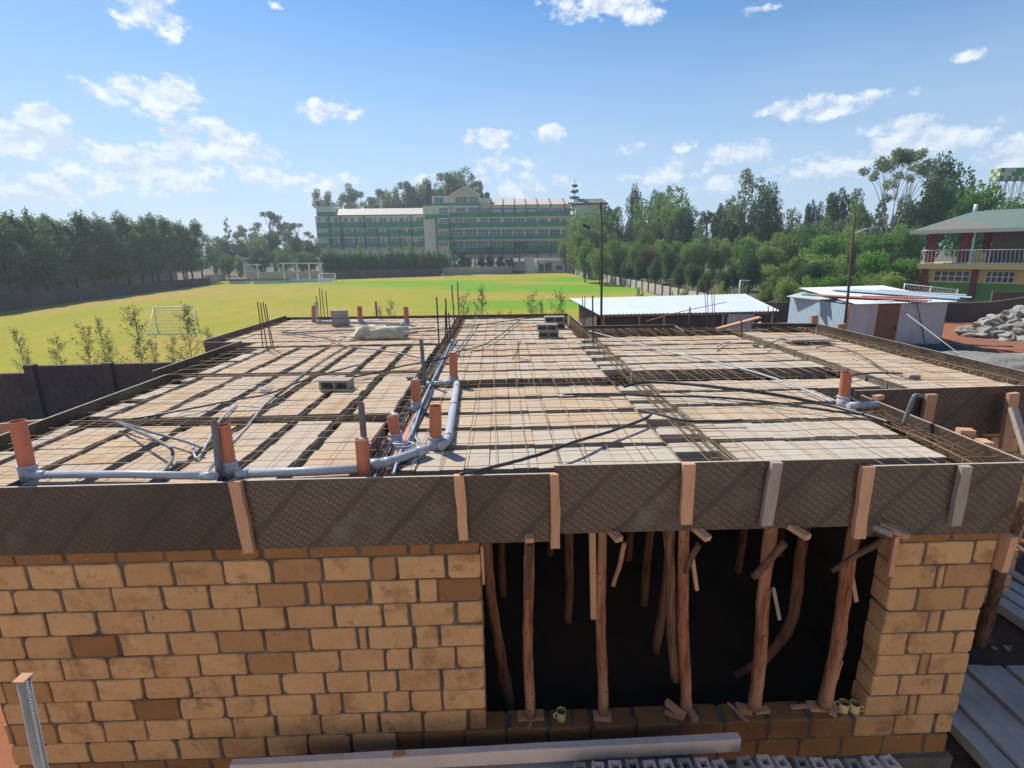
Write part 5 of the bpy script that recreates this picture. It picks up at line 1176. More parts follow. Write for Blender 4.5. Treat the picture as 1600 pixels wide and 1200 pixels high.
mb = MB(); u = uof(1511, .2); hbox(mb, u-.05, u+.05, .12, .22, zsl, ze); mb.build('downpipe', ['white_paint'], hs_)
u1 = uof(1540, 2.7); mb = MB(); hbox(mb, u1, LH, 2.7, 7, zsl, ze); mb.build('upper_stone_wall', ['stone_wall_house'], hs_)
mb = MB()
for r_ in range(9):
    for c in range(22):
        uu = u1+.05+c*.42+(.2 if r_ % 2 else 0); hbox(mb, uu, uu+.39, 2.67, 2.70, zsl+.05+r_*.28, zsl+.05+r_*.28+.25)
mb.build('wall_block_face', ['stone_wall_house'], hs_)
mb = MB(); hbox(mb, uof(1590, 2.6), uof(1590, 2.6)+1.3, 2.6, 2.66, zsl+1.5, zsl+2.3); mb.build('window', ['glass'], hs_)
# roof: hipped
e0 = ze; ridge = atY(1508, 331, 42).z
ua = uof(1505, 4); E = [HP(-.6, -.9, e0), HP(LH, -.9, e0), HP(LH, 8, e0), HP(-.6, 8, e0)]; RD = [HP(ua, 3.6, ridge), HP(LH, 3.6, ridge)]
mb = MB(); mb.add(E+RD, [(0, 1, 5, 4), (3, 0, 4), (2, 3, 4, 5), (0, 3, 2, 1)]); mb.build('roof', ['roof_green'], hs_)
mb = MB(); hbox(mb, -.62, LH, -.94, -.88, e0-.24, e0+.03); hbox(mb, -.66, -.60, -.9, 8, e0-.24, e0+.03); mb.build('fascia', ['cream'], hs_)
mb = MB(); mb.tube([RD[0]-Vector((0, 0, .3)), RD[0]+Vector((0, 0, .5))], .13, 8); mb.build('vent_pipe', ['white_paint'], hs_)
def rail(parent, P, h, n, nm='balcony_rail'):
    mb = MB(); mb.tube([P[0]+Vector((0, 0, h)), P[1]+Vector((0, 0, h))], .035, 5); mb.tube([P[0]+Vector((0, 0, .06)), P[1]+Vector((0, 0, .06))], .03, 5)
    nrm = (P[1]-P[0]).cross(Vector((0, 0, 1))).normalized(); dd = (P[1]-P[0]).normalized()
    for i in range(n+1):
        q = P[0].lerp(P[1], i/n)
        if i % 9 == 0: mb.tube([q, q+Vector((0, 0, h+.05))], .045, 5)
        else: mb.tube([q+Vector((0, 0, .06)), q+nrm*.12+dd*.05+Vector((0, 0, h*.35)), q+nrm*.02-dd*.02+Vector((0, 0, h*.75)), q+Vector((0, 0, h))], .02, 4, caps=False)
    return mb.build(nm, ['white_paint'], parent)
rail(hs_, [HP(.1, .08, zsl), HP(LH, .08, zsl)], 1.0, 72); rail(hs_, [HP(.1, .08, zsl), HP(.1, 5, zsl)], 1.0, 20)
mb = MB(); hbox(mb, uof(1514, 1.0), uof(1535, 1.0), 1.0, 1.2, zsl+.02, zsl+.85); mb.build('yellow_crate', ['yellow_wall'], hs_)
ry = empty('garden_rail', atY(1412, 462, 31.5), 'white curved railing section behind the tin shack roof', 'railing'); rail(ry, [atY(1412, 457, 31.5), atY(1494, 466, 31.0)], .5, 18, 'rail')
mb = MB()
for px in (1412, 1494): q = atY(px, 460, 31.5); mb.tube([(q.x, q.y, -4.9), q], .05, 6)
mb.build('rail_post', ['white_paint'], ry)
# water tank on stilts far right
TY = 85; c0 = atY(1561, 283, TY); c1 = atY(1600, 283, TY); tw = empty('water_tower', (c0.x+4, TY, -4), 'green and cream chequered water tank on steel stilts at the far right', 'water tower')
zt0 = atY(1580, 281, TY).z; zt1 = atY(1580, 262, TY).z; pw = (zt1-zt0)/3
for mi, nm in ((0, 'green_side_panel'), (1, 'cream_side_panel')):
    mb = MB()
    for i in range(3):
        for j in range(3):
            if (i+j) % 2 == mi: mb.box(c0.x-.04, c0.x-.005, TY+i*pw+.02, TY+(i+1)*pw-.02, zt0+j*pw+.02, zt0+(j+1)*pw-.02)
    mb.build(nm, ['green_wall' if mi == 0 else 'cream'], tw)
for mi, nm in ((0, 'green_panel'), (1, 'cream_panel')):
    mb = MB()
    for i in range(9):
        for j in range(3):
            if (i*3+j*5+(i*j) % 3) % 2 == mi:
                mb.box(c0.x+i*pw+.02, c0.x+(i+1)*pw-.02, TY-.03, TY, zt0+j*pw+.02, zt0+(j+1)*pw-.02)
    mb.build(nm, ['green_wall' if mi == 0 else 'cream'], tw)
mb = MB(); mb.box(c0.x+.02, c0.x+9*pw, TY+.01, TY+3*pw, zt0, zt1); mb.build('tank_body', ['green_wall'], tw)
mb = MB(); zb = -5
for i in range(5):
    for yy in (TY+.1, TY+3*pw-.1):
        x = c0.x+.1+i*(9*pw-.2)/4; mb.bar((x, yy, zb), (x, yy, zt0), .07, .07, 0, 0, (0, 1, 0))
for i in range(4):
    x = c0.x+.1+i*(9*pw-.2)/4; x2 = x+(9*pw-.2)/4; mb.bar((x, TY+.1, zt0-3), (x2, TY+.1, zt0), .04, .04); mb.bar((x2, TY+.1, zt0-3), (x, TY+.1, zt0), .04, .04)
mb.bar((c0.x-.8, TY-.1, zt0-.12), (c0.x+9*pw+.5, TY-.1, zt0-.12), .15, .15); mb.build('stilt_frame', ['sawn_grey'], tw)
# ------------------------------------------------------------------ vegetation
rg = np.random.default_rng(11)
def leaf_mesh(name, C, size, rv, mname, aspect=.55, droop=0):
    n = len(C); C = np.asarray(C, float); size = np.broadcast_to(np.asarray(size, float), (n,))
    a = rg.normal(size=(n, 3)); a[:, 2] = a[:, 2]*.6-droop; a /= np.linalg.norm(a, axis=1)[:, None]
    b = rg.normal(size=(n, 3)); b -= a*(a*b).sum(1)[:, None]; b /= np.linalg.norm(b, axis=1)[:, None]
    L = size[:, None]*a; W = size[:, None]*aspect*b
    V = np.stack([C-L, C-W*.9, C+L, C+W*.9], 1).reshape(-1, 3)
    me = bpy.data.meshes.new(name); me.vertices.add(4*n); me.vertices.foreach_set('co', V.astype(np.float32).ravel())
    me.loops.add(4*n); me.loops.foreach_set('vertex_index', np.arange(4*n, dtype=np.int32)); me.polygons.add(n)
    me.polygons.foreach_set('loop_start', np.arange(0, 4*n, 4, dtype=np.int32)); me.polygons.foreach_set('loop_total', np.full(n, 4, np.int32))
    at = me.attributes.new('rnd', 'FLOAT', 'FACE'); at.data.foreach_set('value', np.clip(rv, 0, 1).astype(np.float32))
    me.materials.append(MATS[mname]); me.update(calc_edges=True); return me
def clusters(cs, n_leaf, spread_shell=.75):
    """cs: list of (center, (rx,ry,rz)); leaves near the shell of each cluster"""
    out = []; rv = []
    tot = sum(r[0]*r[1]+r[0]*r[2] for _, r in cs)
    for c, r in cs:
        k = max(6, int(n_leaf*(r[0]*r[1]+r[0]*r[2])/tot)); d = rg.normal(size=(k, 3)); d /= np.linalg.norm(d, axis=1)[:, None]
        q = rg.uniform(spread_shell*.5, 1.05, size=(k, 1))**.6; out.append(np.array(c)+d*q*np.array(r)); base = rg.uniform(0, .6); rv.append(np.clip(base+rg.normal(size=k)*.22, 0, 1))
    return np.concatenate(out), np.concatenate(rv)
PROTO = {}
def proto(name, crown_me, trunk_mb, tm='bark'):
    me = bpy.data.meshes.new(name+'_trunk'); me.from_pydata([tuple(v) for v in trunk_mb.v], [], trunk_mb.f); me.materials.append(MATS[tm])
    me.polygons.foreach_set('use_smooth', trunk_mb.sm); PROTO[name] = (crown_me, me)
def limbs(mb, base_h, targets, r0):
    for t in targets:
        b = Vector((0, 0, base_h*rg.uniform(.75, 1.1))); m = b.lerp(Vector(t), .5)+Vector((0, 0, -.03)); mb.tube([b, m, Vector(t)], [r0, r0*.6, r0*.2], 5, caps=False)
def make_broad(name, leaf, n=6400, r=.42, z0=.13, lsz=.021, nc=34, lump=.16, ext=None, trunk=.03, tm='bark', top=1.0, seed=0):
    g = np.random.default_rng(seed+100); cs = []
    for i in range(nc):
        d = g.normal(size=3); d /= np.linalg.norm(d); d[2] = d[2]*1.0; q = g.uniform(.35, .9)
        h = (top-z0)/2; c = np.array([d[0]*r*q, d[1]*r*q, z0+h+d[2]*h*q*.92]); s = lump*g.uniform(.6, 1.3)
        if ext: c[:2] *= ext(c[2])
        cs.append((c, (s, s, s*.75)))
    C, rv = clusters(cs, n); C[:, 2] = np.clip(C[:, 2], .04, 1.02)
    me = leaf_mesh(name, C, g.uniform(lsz*.6, lsz*1.35, len(C)), rv, leaf)
    mb = MB(); mb.tube([(0, 0, -.03), (g.uniform(-.02, .02), 0, z0), (g.uniform(-.03, .03), 0, .6)], [trunk, trunk*.75, trunk*.3], 7, wob=.05); limbs(mb, z0, [cs[i][0] for i in range(0, min(nc, 16), 2)], trunk*.45)
    proto(name, me, mb, tm)
for s in range(3):
    make_broad('broad%d' % s, 'leaf_mid', seed=s); make_broad('dark%d' % s, 'leaf_dark', seed=s+10, lump=.14)
make_broad('light0', 'leaf_light', seed=21); make_broad('light1', 'leaf_light', seed=22); make_broad('bush0', 'leaf_bush', seed=23, z0=.05, n=4600, lsz=.026); make_broad('bush1', 'leaf_mid', seed=24, z0=.02, n=4600, lsz=.026)
make_broad('grey0', 'leaf_grey', seed=25, n=4200, nc=46, lump=.10); make_broad('red0', 'leaf_red', seed=26, n=3000)
make_broad('topiary0', 'leaf_dark', seed=27, z0=.28, nc=26, lump=.2, r=.33, n=5200, lsz=.026, trunk=.022); make_broad('topiary1', 'leaf_dark', seed=28, z0=.2, nc=30, lump=.2, r=.30, n=5200, lsz=.026, trunk=.022)
make_broad('hedge0', 'leaf_dark', seed=29, z0=.0, nc=40, lump=.2, r=.5, n=6500, lsz=.024); make_broad('hedge1', 'leaf_dark', seed=30, z0=.0, nc=40, lump=.2, r=.45, n=6500, lsz=.024, top=.95)
# tall feathery row trees
for s in range(4):
    g = np.random.default_rng(300+s); cs = []; mb = MB(); lean = g.uniform(-.03, .03)
    mb.tube([(0, 0, -.04), (lean*.3, 0, .35), (lean, 0, .97)], [.013, .009, .002], 6)
    for i in range(64):
        z = g.uniform(.27, .97); rr = .155*math.sin(math.pi*min(1, (z-.10)/.9)**.85)+.02; a = g.uniform(0, 6.28); q = g.uniform(.2, 1)
        c = np.array([lean*z+math.cos(a)*rr*q, math.sin(a)*rr*q, z]); cs.append((c, (.056, .056, .075)))
        if i % 2 == 0: mb.tube([(lean*z*.9, 0, z-.10), tuple(c)], [.003, .0012], 4, caps=False)
    for i in range(3):
        a = g.uniform(0, 6.28); cs.append((np.array([lean+math.cos(a)*.02, math.sin(a)*.02, .96+.03*i]), (.018, .018, .045)))
    C, rv = clusters(cs, 7600, .3); me = leaf_mesh('row%d' % s, C, g.uniform(.008, .018, len(C)), rv, 'leaf_row', .35, .8); proto('row%d' % s, me, mb)
# tall open eucalyptus
for s in range(3):
    g = np.random.default_rng(400+s); cs = []; mb = MB()
    mb.tube([(0, 0, -.03), (.01, 0, .5), (.0, 0, .8)], [.018, .013, .006], 6)
    for i in range(24 if s < 2 else 13):
        z = g.uniform(.42, .97); rr = .24*math.sin(math.pi*(z-.3)/.75)+.03; a = g.uniform(0, 6.28); c = np.array([math.cos(a)*rr*g.uniform(.4, 1), math.sin(a)*rr*g.uniform(.4, 1), z]); q = g.uniform(.05, .095); cs.append((c, (q, q, q*.75)))
        mb.tube([(0, 0, max(.25, z-.28)), tuple(c*np.array([.5, .5, 1])-np.array([0, 0, .1])), tuple(c)], [.006, .004, .0015], 4, caps=False)
    C, rv = clusters(cs, 4200 if s < 2 else 2000, .3); me = leaf_mesh('euc%d' % s, C, g.uniform(.010, .020, len(C)), rv, 'leaf_euc', .5, .4); proto('euc%d' % s, me, mb, 'bark_pale')
# sparse umbrella tree with visible limbs
g = np.random.default_rng(500); cs = []; mb = MB(); mb.tube([(0, 0, -.03), (0, 0, .3)], [.022, .016], 6)
for i in range(34):
    a = g.uniform(0, 6.28); rr = g.uniform(.05, .42); z = .97-.35*(rr/.42)**2*g.uniform(.3, 1)-.05*g.uniform(0, 1); c = np.array([math.cos(a)*rr, math.sin(a)*rr, z]); q = g.uniform(.035, .075); cs.append((c, (q*1.3, q*1.3, q*.6)))
    ml = int(a/6.2832*6); ma = (ml+.5)/6*6.2832+.15*math.sin(ml*7); mp_ = np.array([math.cos(ma)*.14, math.sin(ma)*.14, .58+.05*math.sin(ml*3)])
    if i < 6: 
        q_ = (i+.5)/6*6.2832+.15*math.sin(i*7); mb.tube([(0, 0, .27), (math.cos(q_)*.05, math.sin(q_)*.05, .42), (math.cos(q_)*.14, math.sin(q_)*.14, .58+.05*math.sin(i*3))], [.009, .007, .005], 5, caps=False)
    mb.tube([tuple(mp_), tuple((mp_+c)/2+np.array([.01, -.01, .03])), tuple(c)], [.0035, .0025, .001], 4, caps=False)
C, rv = clusters(cs, 5000, .3); proto('sparse0', leaf_mesh('sparse0', C, g.uniform(.010, .018, len(C)), rv, 'leaf_grey', .5), mb, 'bark_pale')
# conifers
for s in range(2):
    g = np.random.default_rng(600+s); cs = []; mb = MB(); mb.tube([(0, 0, -.03), (0, 0, .97)], [.02, .003], 6)
    for i in range(70):
        z = g.uniform(.15, .98); rr = .24*(1-z)**.6+.01; a = g.uniform(0, 6.28); c = np.array([math.cos(a)*rr*g.uniform(.5, 1), math.sin(a)*rr*g.uniform(.5, 1), z]); q = .035+.05*(1-z); cs.append((c, (q, q, q*.6)))
    C, rv = clusters(cs, 3800, .3); proto('conifer%d' % s, leaf_mesh('conifer%d' % s, C, g.uniform(.010, .022, len(C)), rv, 'leaf_dark', .4), mb)
# monkey puzzle like layered pine
mb = MB(); mb.tube([(0, 0, -.02), (0, 0, 1)], [.012, .002], 6); C = []; g = np.random.default_rng(610)
for k in range(13):
    z = .18+.8*k/13; rr = .17*(1-k/14)
    for j in range(8):
        a = j*.785+k*.4; e = np.array([math.cos(a)*rr, math.sin(a)*rr, z+.015]); mb.tube([(0, 0, z), tuple(e)], [.003, .002], 4, caps=False)
        for t in np.linspace(.25, 1, 14): C.append(np.array([0, 0, z])*(1-t)+e*t+g.normal(size=3)*.006)
C = np.array(C); proto('araucaria0', leaf_mesh('araucaria0', C, .012, g.uniform(0, .3, len(C)), 'leaf_dark', .5), mb)
# palm
mb = MB(); mb.tube([(0, 0, -.02), (.01, 0, .4), (0, 0, .72)], [.03, .024, .02], 8); C = []; 
for k in range(34):
    a = k*2.4; up_ = g.uniform(-.1, .9); ln = g.uniform(.25, .34)
    for t in np.linspace(.1, 1, 22): C.append(np.array([math.cos(a)*ln*t, math.sin(a)*ln*t, .72+up_*ln*t*.9-.32*ln*t*t*1.4])+g.normal(size=3)*.012)
C = np.array(C); proto('palm0', leaf_mesh('palm0', C, .03, g.uniform(0, .6, len(C)), 'leaf_dark', .3), mb)
# feathery saplings
for s in range(4):
    g = np.random.default_rng(700+s); mb = MB(); lean = g.uniform(-.05, .05); mb.tube([(0, 0, 0), (lean*.4, 0, .5), (lean, 0, .97)], [.008, .005, .0015], 5); C = []
    for i in range(26):
        z = .40+.57*i/26; a = g.uniform(0, 6.28); ln = (.17*(1-(z-.35)/.75)+.05)*g.uniform(.6, 1.2); e = np.array([lean*z+math.cos(a)*ln, math.sin(a)*ln, z+ln*.75]); b0 = np.array([lean*z, 0, z]); mb.tube([tuple(b0), tuple(e)], [.0025, .001], 4, caps=False)
        for t in np.linspace(.25, 1.05, 38): C.append(b0*(1-t)+e*t+g.normal(size=3)*np.array([.018, .018, .014]))
    for t in np.linspace(.8, 1.03, 30): C.append(np.array([lean*t, 0, t])+g.normal(size=3)*.008)
    C = np.array(C); proto('sapling%d' % s, leaf_mesh('sapling%d' % s, C, g.uniform(.007, .016, len(C)), g.uniform(0, .9, len(C)), 'leaf_sapling', .35), mb, 'bark_pale')
tree_n = 0
def plant(kind, x, y, zb, h, w, label, group=None, name='tree', cat='tree'):
    """w = crown width in metres"""
    global tree_n; tree_n += 1
    base_w = {'row': .36, 'euc': .5, 'spa': .9, 'con': .52, 'ara': .36, 'pal': .6, 'sap': .36, 'top': .95, 'hed': 1.2}.get(kind[:3], 1.05)
    o = bpy.data.objects.new(name, None); col.objects.link(o); o.location = (x, y, zb); o.empty_display_size = .1
    o.scale = (w/base_w, w/base_w, h); o.rotation_euler = (0, 0, rnd.uniform(0, 6.28)); tag(o, label, cat, group)
    cme, tme = PROTO[kind]
    for nm, me in (('crown', cme), ('trunk', tme)):
        c = bpy.data.objects.new(nm, me); col.objects.link(c); c.parent = o
    return o
def plant_px(kind, px, top, Y, wpx, label, group=None, zb=None, name='tree', cat='tree'):
    p = atY(px, top, Y); zb = field_z(p.x, Y)-.1 if zb is None else zb
    return plant(kind, p.x, Y, zb, max(.5, p.z-zb), wpx*Y/F, label, group, name, cat)

# left row along the boundary wall of the field
g = random.Random(31)
for i in range(21):
    y = 56+i*2.75+g.uniform(-.6, .6); x = -60.5-g.uniform(0, 1.2)
    plant('row%d' % (i % 4), x, y, field_z(x, y)-.1, g.uniform(10.6, 12.5)+(1 if i in (3, 9, 15) else 0), g.uniform(5.2, 6.6), 'tall feathery tree in the long row behind the left field wall', 'tall trees behind the left field wall')
for i in range(7):
    y = 58+i*8.4; x = -66-g.uniform(0, 3)
    plant('row%d' % ((i+2) % 4), x, y, field_z(x, y)-.1, g.uniform(10, 12.5), g.uniform(5, 6.5), 'tall feathery tree in the second row behind the left field wall', 'second row of trees on the left')
# trees closing the far left corner
for k, px, top, Y, w in [('conifer0', 352, 337, 190, 22), ('euc0', 418, 328, 175, 50), ('euc1', 382, 350, 170, 40), ('dark0', 340, 362, 140, 40), ('dark1', 365, 366, 140, 44), ('broad0', 395, 362, 150, 50), ('dark2', 425, 358, 140, 50), ('euc0', 462, 346, 170, 46),
                      ('dark0', 455, 362, 140, 46), ('dark1', 485, 362, 135, 36), ('broad1', 330, 372, 122, 32), ('dark2', 405, 384, 124, 44), ('broad2', 352, 392, 118, 34), ('broad0', 440, 380, 124, 36), ('dark1', 478, 388, 118, 40), ('light0', 372, 398, 118, 26)]:
    plant_px(k, px, top, Y, w, 'dark leafy tree in the far left corner beside the school', 'trees in the far left corner')
plant_px('palm0', 470, 384, 113, 40, 'feathery palm above the white pergola', None, name='palm_tree', cat='palm')
# eucalyptus behind the school
for k, px, top, w in [('euc2', 500, 292, 26), ('euc2', 518, 296, 26), ('euc2', 538, 284, 28), ('euc0', 560, 294, 34), ('euc0', 588, 292, 34), ('euc1', 612, 290, 34), ('euc0', 632, 280, 40), ('euc1', 655, 278, 44), ('broad0', 676, 274, 40), ('euc0', 694, 266, 50), ('broad1', 716, 262, 52), ('euc1', 738, 270, 34), ('broad2', 704, 280, 60), ('euc1', 640, 296, 44), ('euc0', 575, 304, 44), ('euc1', 668, 292, 50), ('broad0', 730, 282, 40), ('grey0', 722, 262, 62), ('grey0', 692, 270, 66), ('grey0', 660, 282, 60), ('grey0', 605, 292, 50)]:
    plant_px(k, px, top, 176+rnd.uniform(-6, 10), w*1.15, 'tall pale eucalyptus rising behind the school roof', 'eucalyptus trees behind the school')
plant_px('dark0', 833, 309, 190, 14, 'small dark treetop showing over the right school roof', None)

# school ---------------------------------------------------------------
YL, YR, YT = 150.0, 138.0, 136.5
def z3(x, y): return 490+x/7.27, 280+y/7.27
def z4(x, y): return 690+x/7.27, 280+y/7.27
sc = empty('school_building', (atY(700, 400, 140).x, 145, -5), 'long four storey cream school with green balcony bands and a pediment, beyond the field', 'school building')
def prect(mb, Y, f, x0, x1, y0, y1, dy0=0, dy1=.4, mi=0, xc=None):
    xm = (x0+x1)/2; ym = (y0+y1)/2
    a = atY(*f(x0, ym), Y); b = atY(*f(x1, ym), Y); t = atY(*f(xm, y0), Y); u = atY(*f(xm, y1), Y)
    mb.box(a.x, b.x, Y+dy0, Y+dy1, u.z, t.z, mi)
def win(Y, f, x0, x1, y0, y1, cols=None, curtain=False):
    mb = MB(); prect(mb, Y, f, x0, x1, y0, y1, -.02, .02); w = mb.build('window', ['glass'], sc)
    mb = MB(); xm = (x0+x1)/2; a = atY(*f(x0, (y0+y1)/2), Y).x; b = atY(*f(x1, (y0+y1)/2), Y).x; t = atY(*f(xm, y0), Y).z; u = atY(*f(xm, y1), Y).z
    n = cols or max(1, int((b-a)/.8)); 
    for i in range(n+1): x = a+(b-a)*i/n; mb.box(x-.045, x+.045, Y-.06, Y-.021, u, t)
    for z in (t, u, (t+u)/2) : mb.box(a, b, Y-.058, Y-.022, z-.04, z+.04)
    mb.build('window_frame', ['white_paint' if rnd.random() < .6 else 'cream'], w)
    if curtain:
        mb = MB(); mb.box(a+.2, b-.3, Y-.075, Y-.061, u+.1, u+(t-u)*.4); mb.build('curtain', ['white_paint'], w)
# left wing
mb = MB(); prect(mb, YL, z3, 40, 1400, 412, 900, .02, 12); mb.build('left_wing_wall', ['cream'], sc)
rows = [((505, 565), 488, 552, [(50, 80), (135, 165), (230, 285), (340, 390), (425, 455), (510, 545), (595, 665), (685, 710), (750, 830), (870, 900), (925, 945), (975, 1030), (1050, 1080), (1125, 1142), (1165, 1245)], 437, 486),
        (None, 600, 655, [(165, 275), (290, 320), (360, 430), (475, 500), (520, 545), (610, 740), (775, 800), (825, 850), (870, 1050), (1070, 1100), (1130, 1150), (1170, 1255), (1270, 1335)], 560, 598),
        (None, 722, 775, [(170, 270), (290, 450), (480, 510), (530, 555), (575, 755), (775, 805), (840, 1055), (1075, 1100), (1180, 1270), (1290, 1385)], 676, 720)]
for _, b0, b1, ws, w0, w1 in rows:
    mb = MB(); prect(mb, YL, z3, 45, 1395, b0, b1, -.5, .02); mb.build('balcony_band', ['band_green'], sc)
    mb = MB(); prect(mb, YL, z3, 40, 1400, b1+1, b1+9, -.6, .02); mb.build('floor_slab', ['cream'], sc)
    for a, b in ws:
        dl = 18*(1-(a+b)/2/700); win(YL, z3, a, b, w0+dl*0, w1, None)
for x in (195, 322, 590, 1118, 1262): 
    mb = MB(); prect(mb, YL, z3, x-7, x+7, 412, 800, -.62, -.505); mb.build('column', ['roof_dark'], sc)
for x in (345, 480, 735, 860, 985):
    mb = MB(); prect(mb, YL, z3, x-5, x+5, 560, 800, -.62, -.505); mb.build('column', ['roof_dark'], sc)
mb = MB(); p = [atY(*z3(215, 405), YL-.8), atY(*z3(1250, 400), YL-.8)]; t0 = atY(*z3(225, 340), YL+5), atY(*z3(1245, 332), YL+5)
zr0 = atY(*z3(700, 403), YL-.8).z; zr1 = atY(*z3(700, 333), YL+5).z
mb.add([(p[0].x, YL-.8, zr0), (p[1].x, YL-.8, zr0), (t0[1].x, YL+5, zr1), (t0[0].x, YL+5, zr1), (p[0].x, YL+11, zr0), (p[1].x, YL+11, zr0)], [(0, 1, 2, 3), (3, 2, 5, 4), (0, 3, 4), (1, 5, 2), (0, 4, 5, 1)]); mb.build('left_roof', ['roof_cream'], sc)
mb = MB(); prect(mb, YL-.3, z3, 28, 213, 308, 372, 0, 8); mb.build('corner_block', ['cream'], sc)
mb = MB(); prect(mb, YL-.4, z3, 32, 213, 373, 415, 0, 8); mb.build('corner_band', ['band_green'], sc)
# right wing
mb = MB(); prect(mb, YR, z4, -30, 1462, 292, 900, .02, 13); mb.build('right_wing_wall', ['cream'], sc)
R4 = [((165, 270), (300, 425), (440, 550), (570, 690), (700, 825), (830, 940), (965, 1080), (1105, 1215), (1260, 1370), (1395, 1455)),
      ((155, 240), (255, 395), (440, 525), (540, 665), (705, 800), (815, 940), (965, 1070), (1095, 1205), (1240, 1340), (1365, 1420)),
      ((115, 245), (260, 400), (415, 530), (545, 670), (685, 800), (820, 945), (955, 1075), (1090, 1210), (1225, 1345), (1360, 1455)),
      ((115, 250), (265, 400), (415, 530), (545, 670), (685, 800), (820, 945), (960, 1075), (1095, 1210), (1225, 1345), (1360, 1455))]
for ri, (w0, w1, b0, b1, s1) in enumerate([(326, 370, 375, 428, 440), (446, 486, 490, 546, 562), (572, 638, 640, 682, 694), (705, 768, 770, 828, 842)]):
    for j, (a, b) in enumerate(R4[ri]): win(YR, z4, a, b, w0, w1, None, curtain=(ri == 0 and 3 <= j <= 6))
    mb = MB(); prect(mb, YR, z4, 90, 1462, b0, b1, -.55, .02); mb.build('balcony_band', ['band_green'], sc)
    mb = MB(); prect(mb, YR, z4, 85, 1470, b1+1, s1, -.75, .02); mb.build('floor_slab', ['cream' if ri < 3 else 'roof_dark'], sc)
for x in (435, 560, 695, 828, 957, 1085, 1236, 1392):
    mb = MB(); prect(mb, YR, z4, x-5, x+5, 292, 430, -.68, -.56); mb.build('column', ['maroon'], sc)
    mb = MB(); prect(mb, YR, z4, x-22, x-14, 564, 640, -.3, -.07); mb.build('column', ['white_paint'], sc)
    mb = MB(); prect(mb, YR, z4, x-5, x+5, 700, 890, -.68, -.56); mb.build('column', ['roof_dark'], sc)
za = atY(*z4(760, 290), YR-.9).z; zb_ = atY(*z4(760, 226), YR+5).z; xa, xb = atY(*z4(440, 290), YR-.9).x, atY(*z4(1470, 290), YR-.9).x
mb = MB(); mb.add([(xa, YR-.9, za), (xb, YR-.9, za), (xb-.3, YR+5, zb_), (xa-.8, YR+5, zb_), (xa, YR+12, za), (xb, YR+12, za)], [(0, 1, 2, 3), (3, 2, 5, 4), (0, 3, 4), (1, 5, 2), (0, 4, 5, 1)]); mb.build('right_roof', ['roof_cream'], sc)
for i, x in enumerate((560, 695, 825, 955, 1085, 1235, 1395)):
    xx = atY(*z4(x, 260), YR).x; mb = MB(); mb.bar((xx, YR-.95, za+.05), (xx, YR+4.8, zb_+.05), .16, .3); mb.build('roof_divider', ['maroon'], sc)
# middle: stair tower and raised block
mb = MB(); prect(mb, YT+.3, z3, 1255, 1550, 300, 900, 0, 14); mb.build('stair_tower', ['cream'], sc)
for y0, y1 in ((402, 450), (508, 560), (646, 700)): 
    mb = MB(); prect(mb, YT, z3, 1420 if y0 > 450 else 1265, 1535, y0, y1, 0, .29); mb.build('balcony_band', ['band_green'], sc)
for y0, y1 in ((325, 398), (455, 505), (590, 643), (712, 762)): win(YT+.25, z3, 1428, 1525, y0, y1, 4)
for y0 in (442, 575, 700, 765):
    mb = MB(); prect(mb, YT, z3, 1405, 1545, y0, y0+9, -.15, .28); mb.build('ledge', ['white_paint'], sc)
for x in (1400, 1548): 
    mb = MB(); prect(mb, YT, z3, x-6, x+6, 450, 800, -.2, .27); mb.build('column', ['roof_dark'], sc)
mb = MB(); prect(mb, YR, z4, -110, 438, 186, 268, .3, 10); mb.build('raised_block', ['cream'], sc)
mb = MB(); prect(mb, YR, z4, -112, 440, 269, 316, .1, 10); mb.build('balcony_band', ['band_green'], sc)
mb = MB(); prect(mb, YR, z4, -115, 440, 317, 324, -.2, 10); mb.build('floor_slab', ['cream'], sc)
for a, b in ((-82, 22), (155, 290), (310, 420)): win(YR+.25, z4, a, b, 205, 266)
za = atY(*z4(268, 182), YR).z; zp = atY(*z4(268, 92), YR).z; x0, x1, xm = atY(*z4(105, 182), YR).x, atY(*z4(432, 182), YR).x, atY(*z4(268, 100), YR).x
mb = MB(); mb.add([(x0, YR-.3, za), (x1, YR-.3, za), (xm, YR-.3, zp), (x0, YR+9, za), (x1, YR+9, za), (xm, YR+9, zp)], [(0, 1, 2), (3, 5, 4), (0, 2, 5, 3), (1, 4, 5, 2), (0, 3, 4, 1)]); pe = mb.build('pediment', ['roof_cream'], sc)
mb = MB(); mb.bar((x0-.3, YR-.4, za), (xm, YR-.4, zp+.1), .3, .3); mb.bar((x1+.3, YR-.4, za), (xm, YR-.4, zp+.1), .3, .3); mb.bar((x0-.3, YR-.42, za), (x1+.3, YR-.42, za), .3, .3); mb.build('pediment_trim', ['cream'], pe)
for x0, x1, y0, y1, m in ((-52, 10, 112, 186, 'tank_green'), (50, 105, 98, 184, 'tank_red'), (432, 476, 156, 212, 'tank_black'), (485, 545, 146, 212, 'tank_green')):
    a, b = atY(*z4(x0, y1), YR+3), atY(*z4(x1, y0), YR+3); r_ = (b.x-a.x)/2; mb = MB(); h = b.z-a.z; mb.lathe([(0, h), (r_*.3, h), (r_*.35, h*.95), (r_*.9, h*.86), (r_, h*.8), (r_, 0), (0, 0)], 16, 0, ((a.x+b.x)/2, YR+3, a.z)); mb.build('roof_tank', [m], sc)
mb = MB(); prect(mb, YR, z4, 425, 560, 212, 292, .5, 6); mb.build('tank_platform', ['cream'], sc)
for x in (1293, 1316):
    mb = MB(); a, b = atY(*z3(x, 285), YL), atY(*z3(x, 55), YL); mb.tube([a, b], .5, 8); mb.build('chimney_pipe', ['roof_dark'], sc)
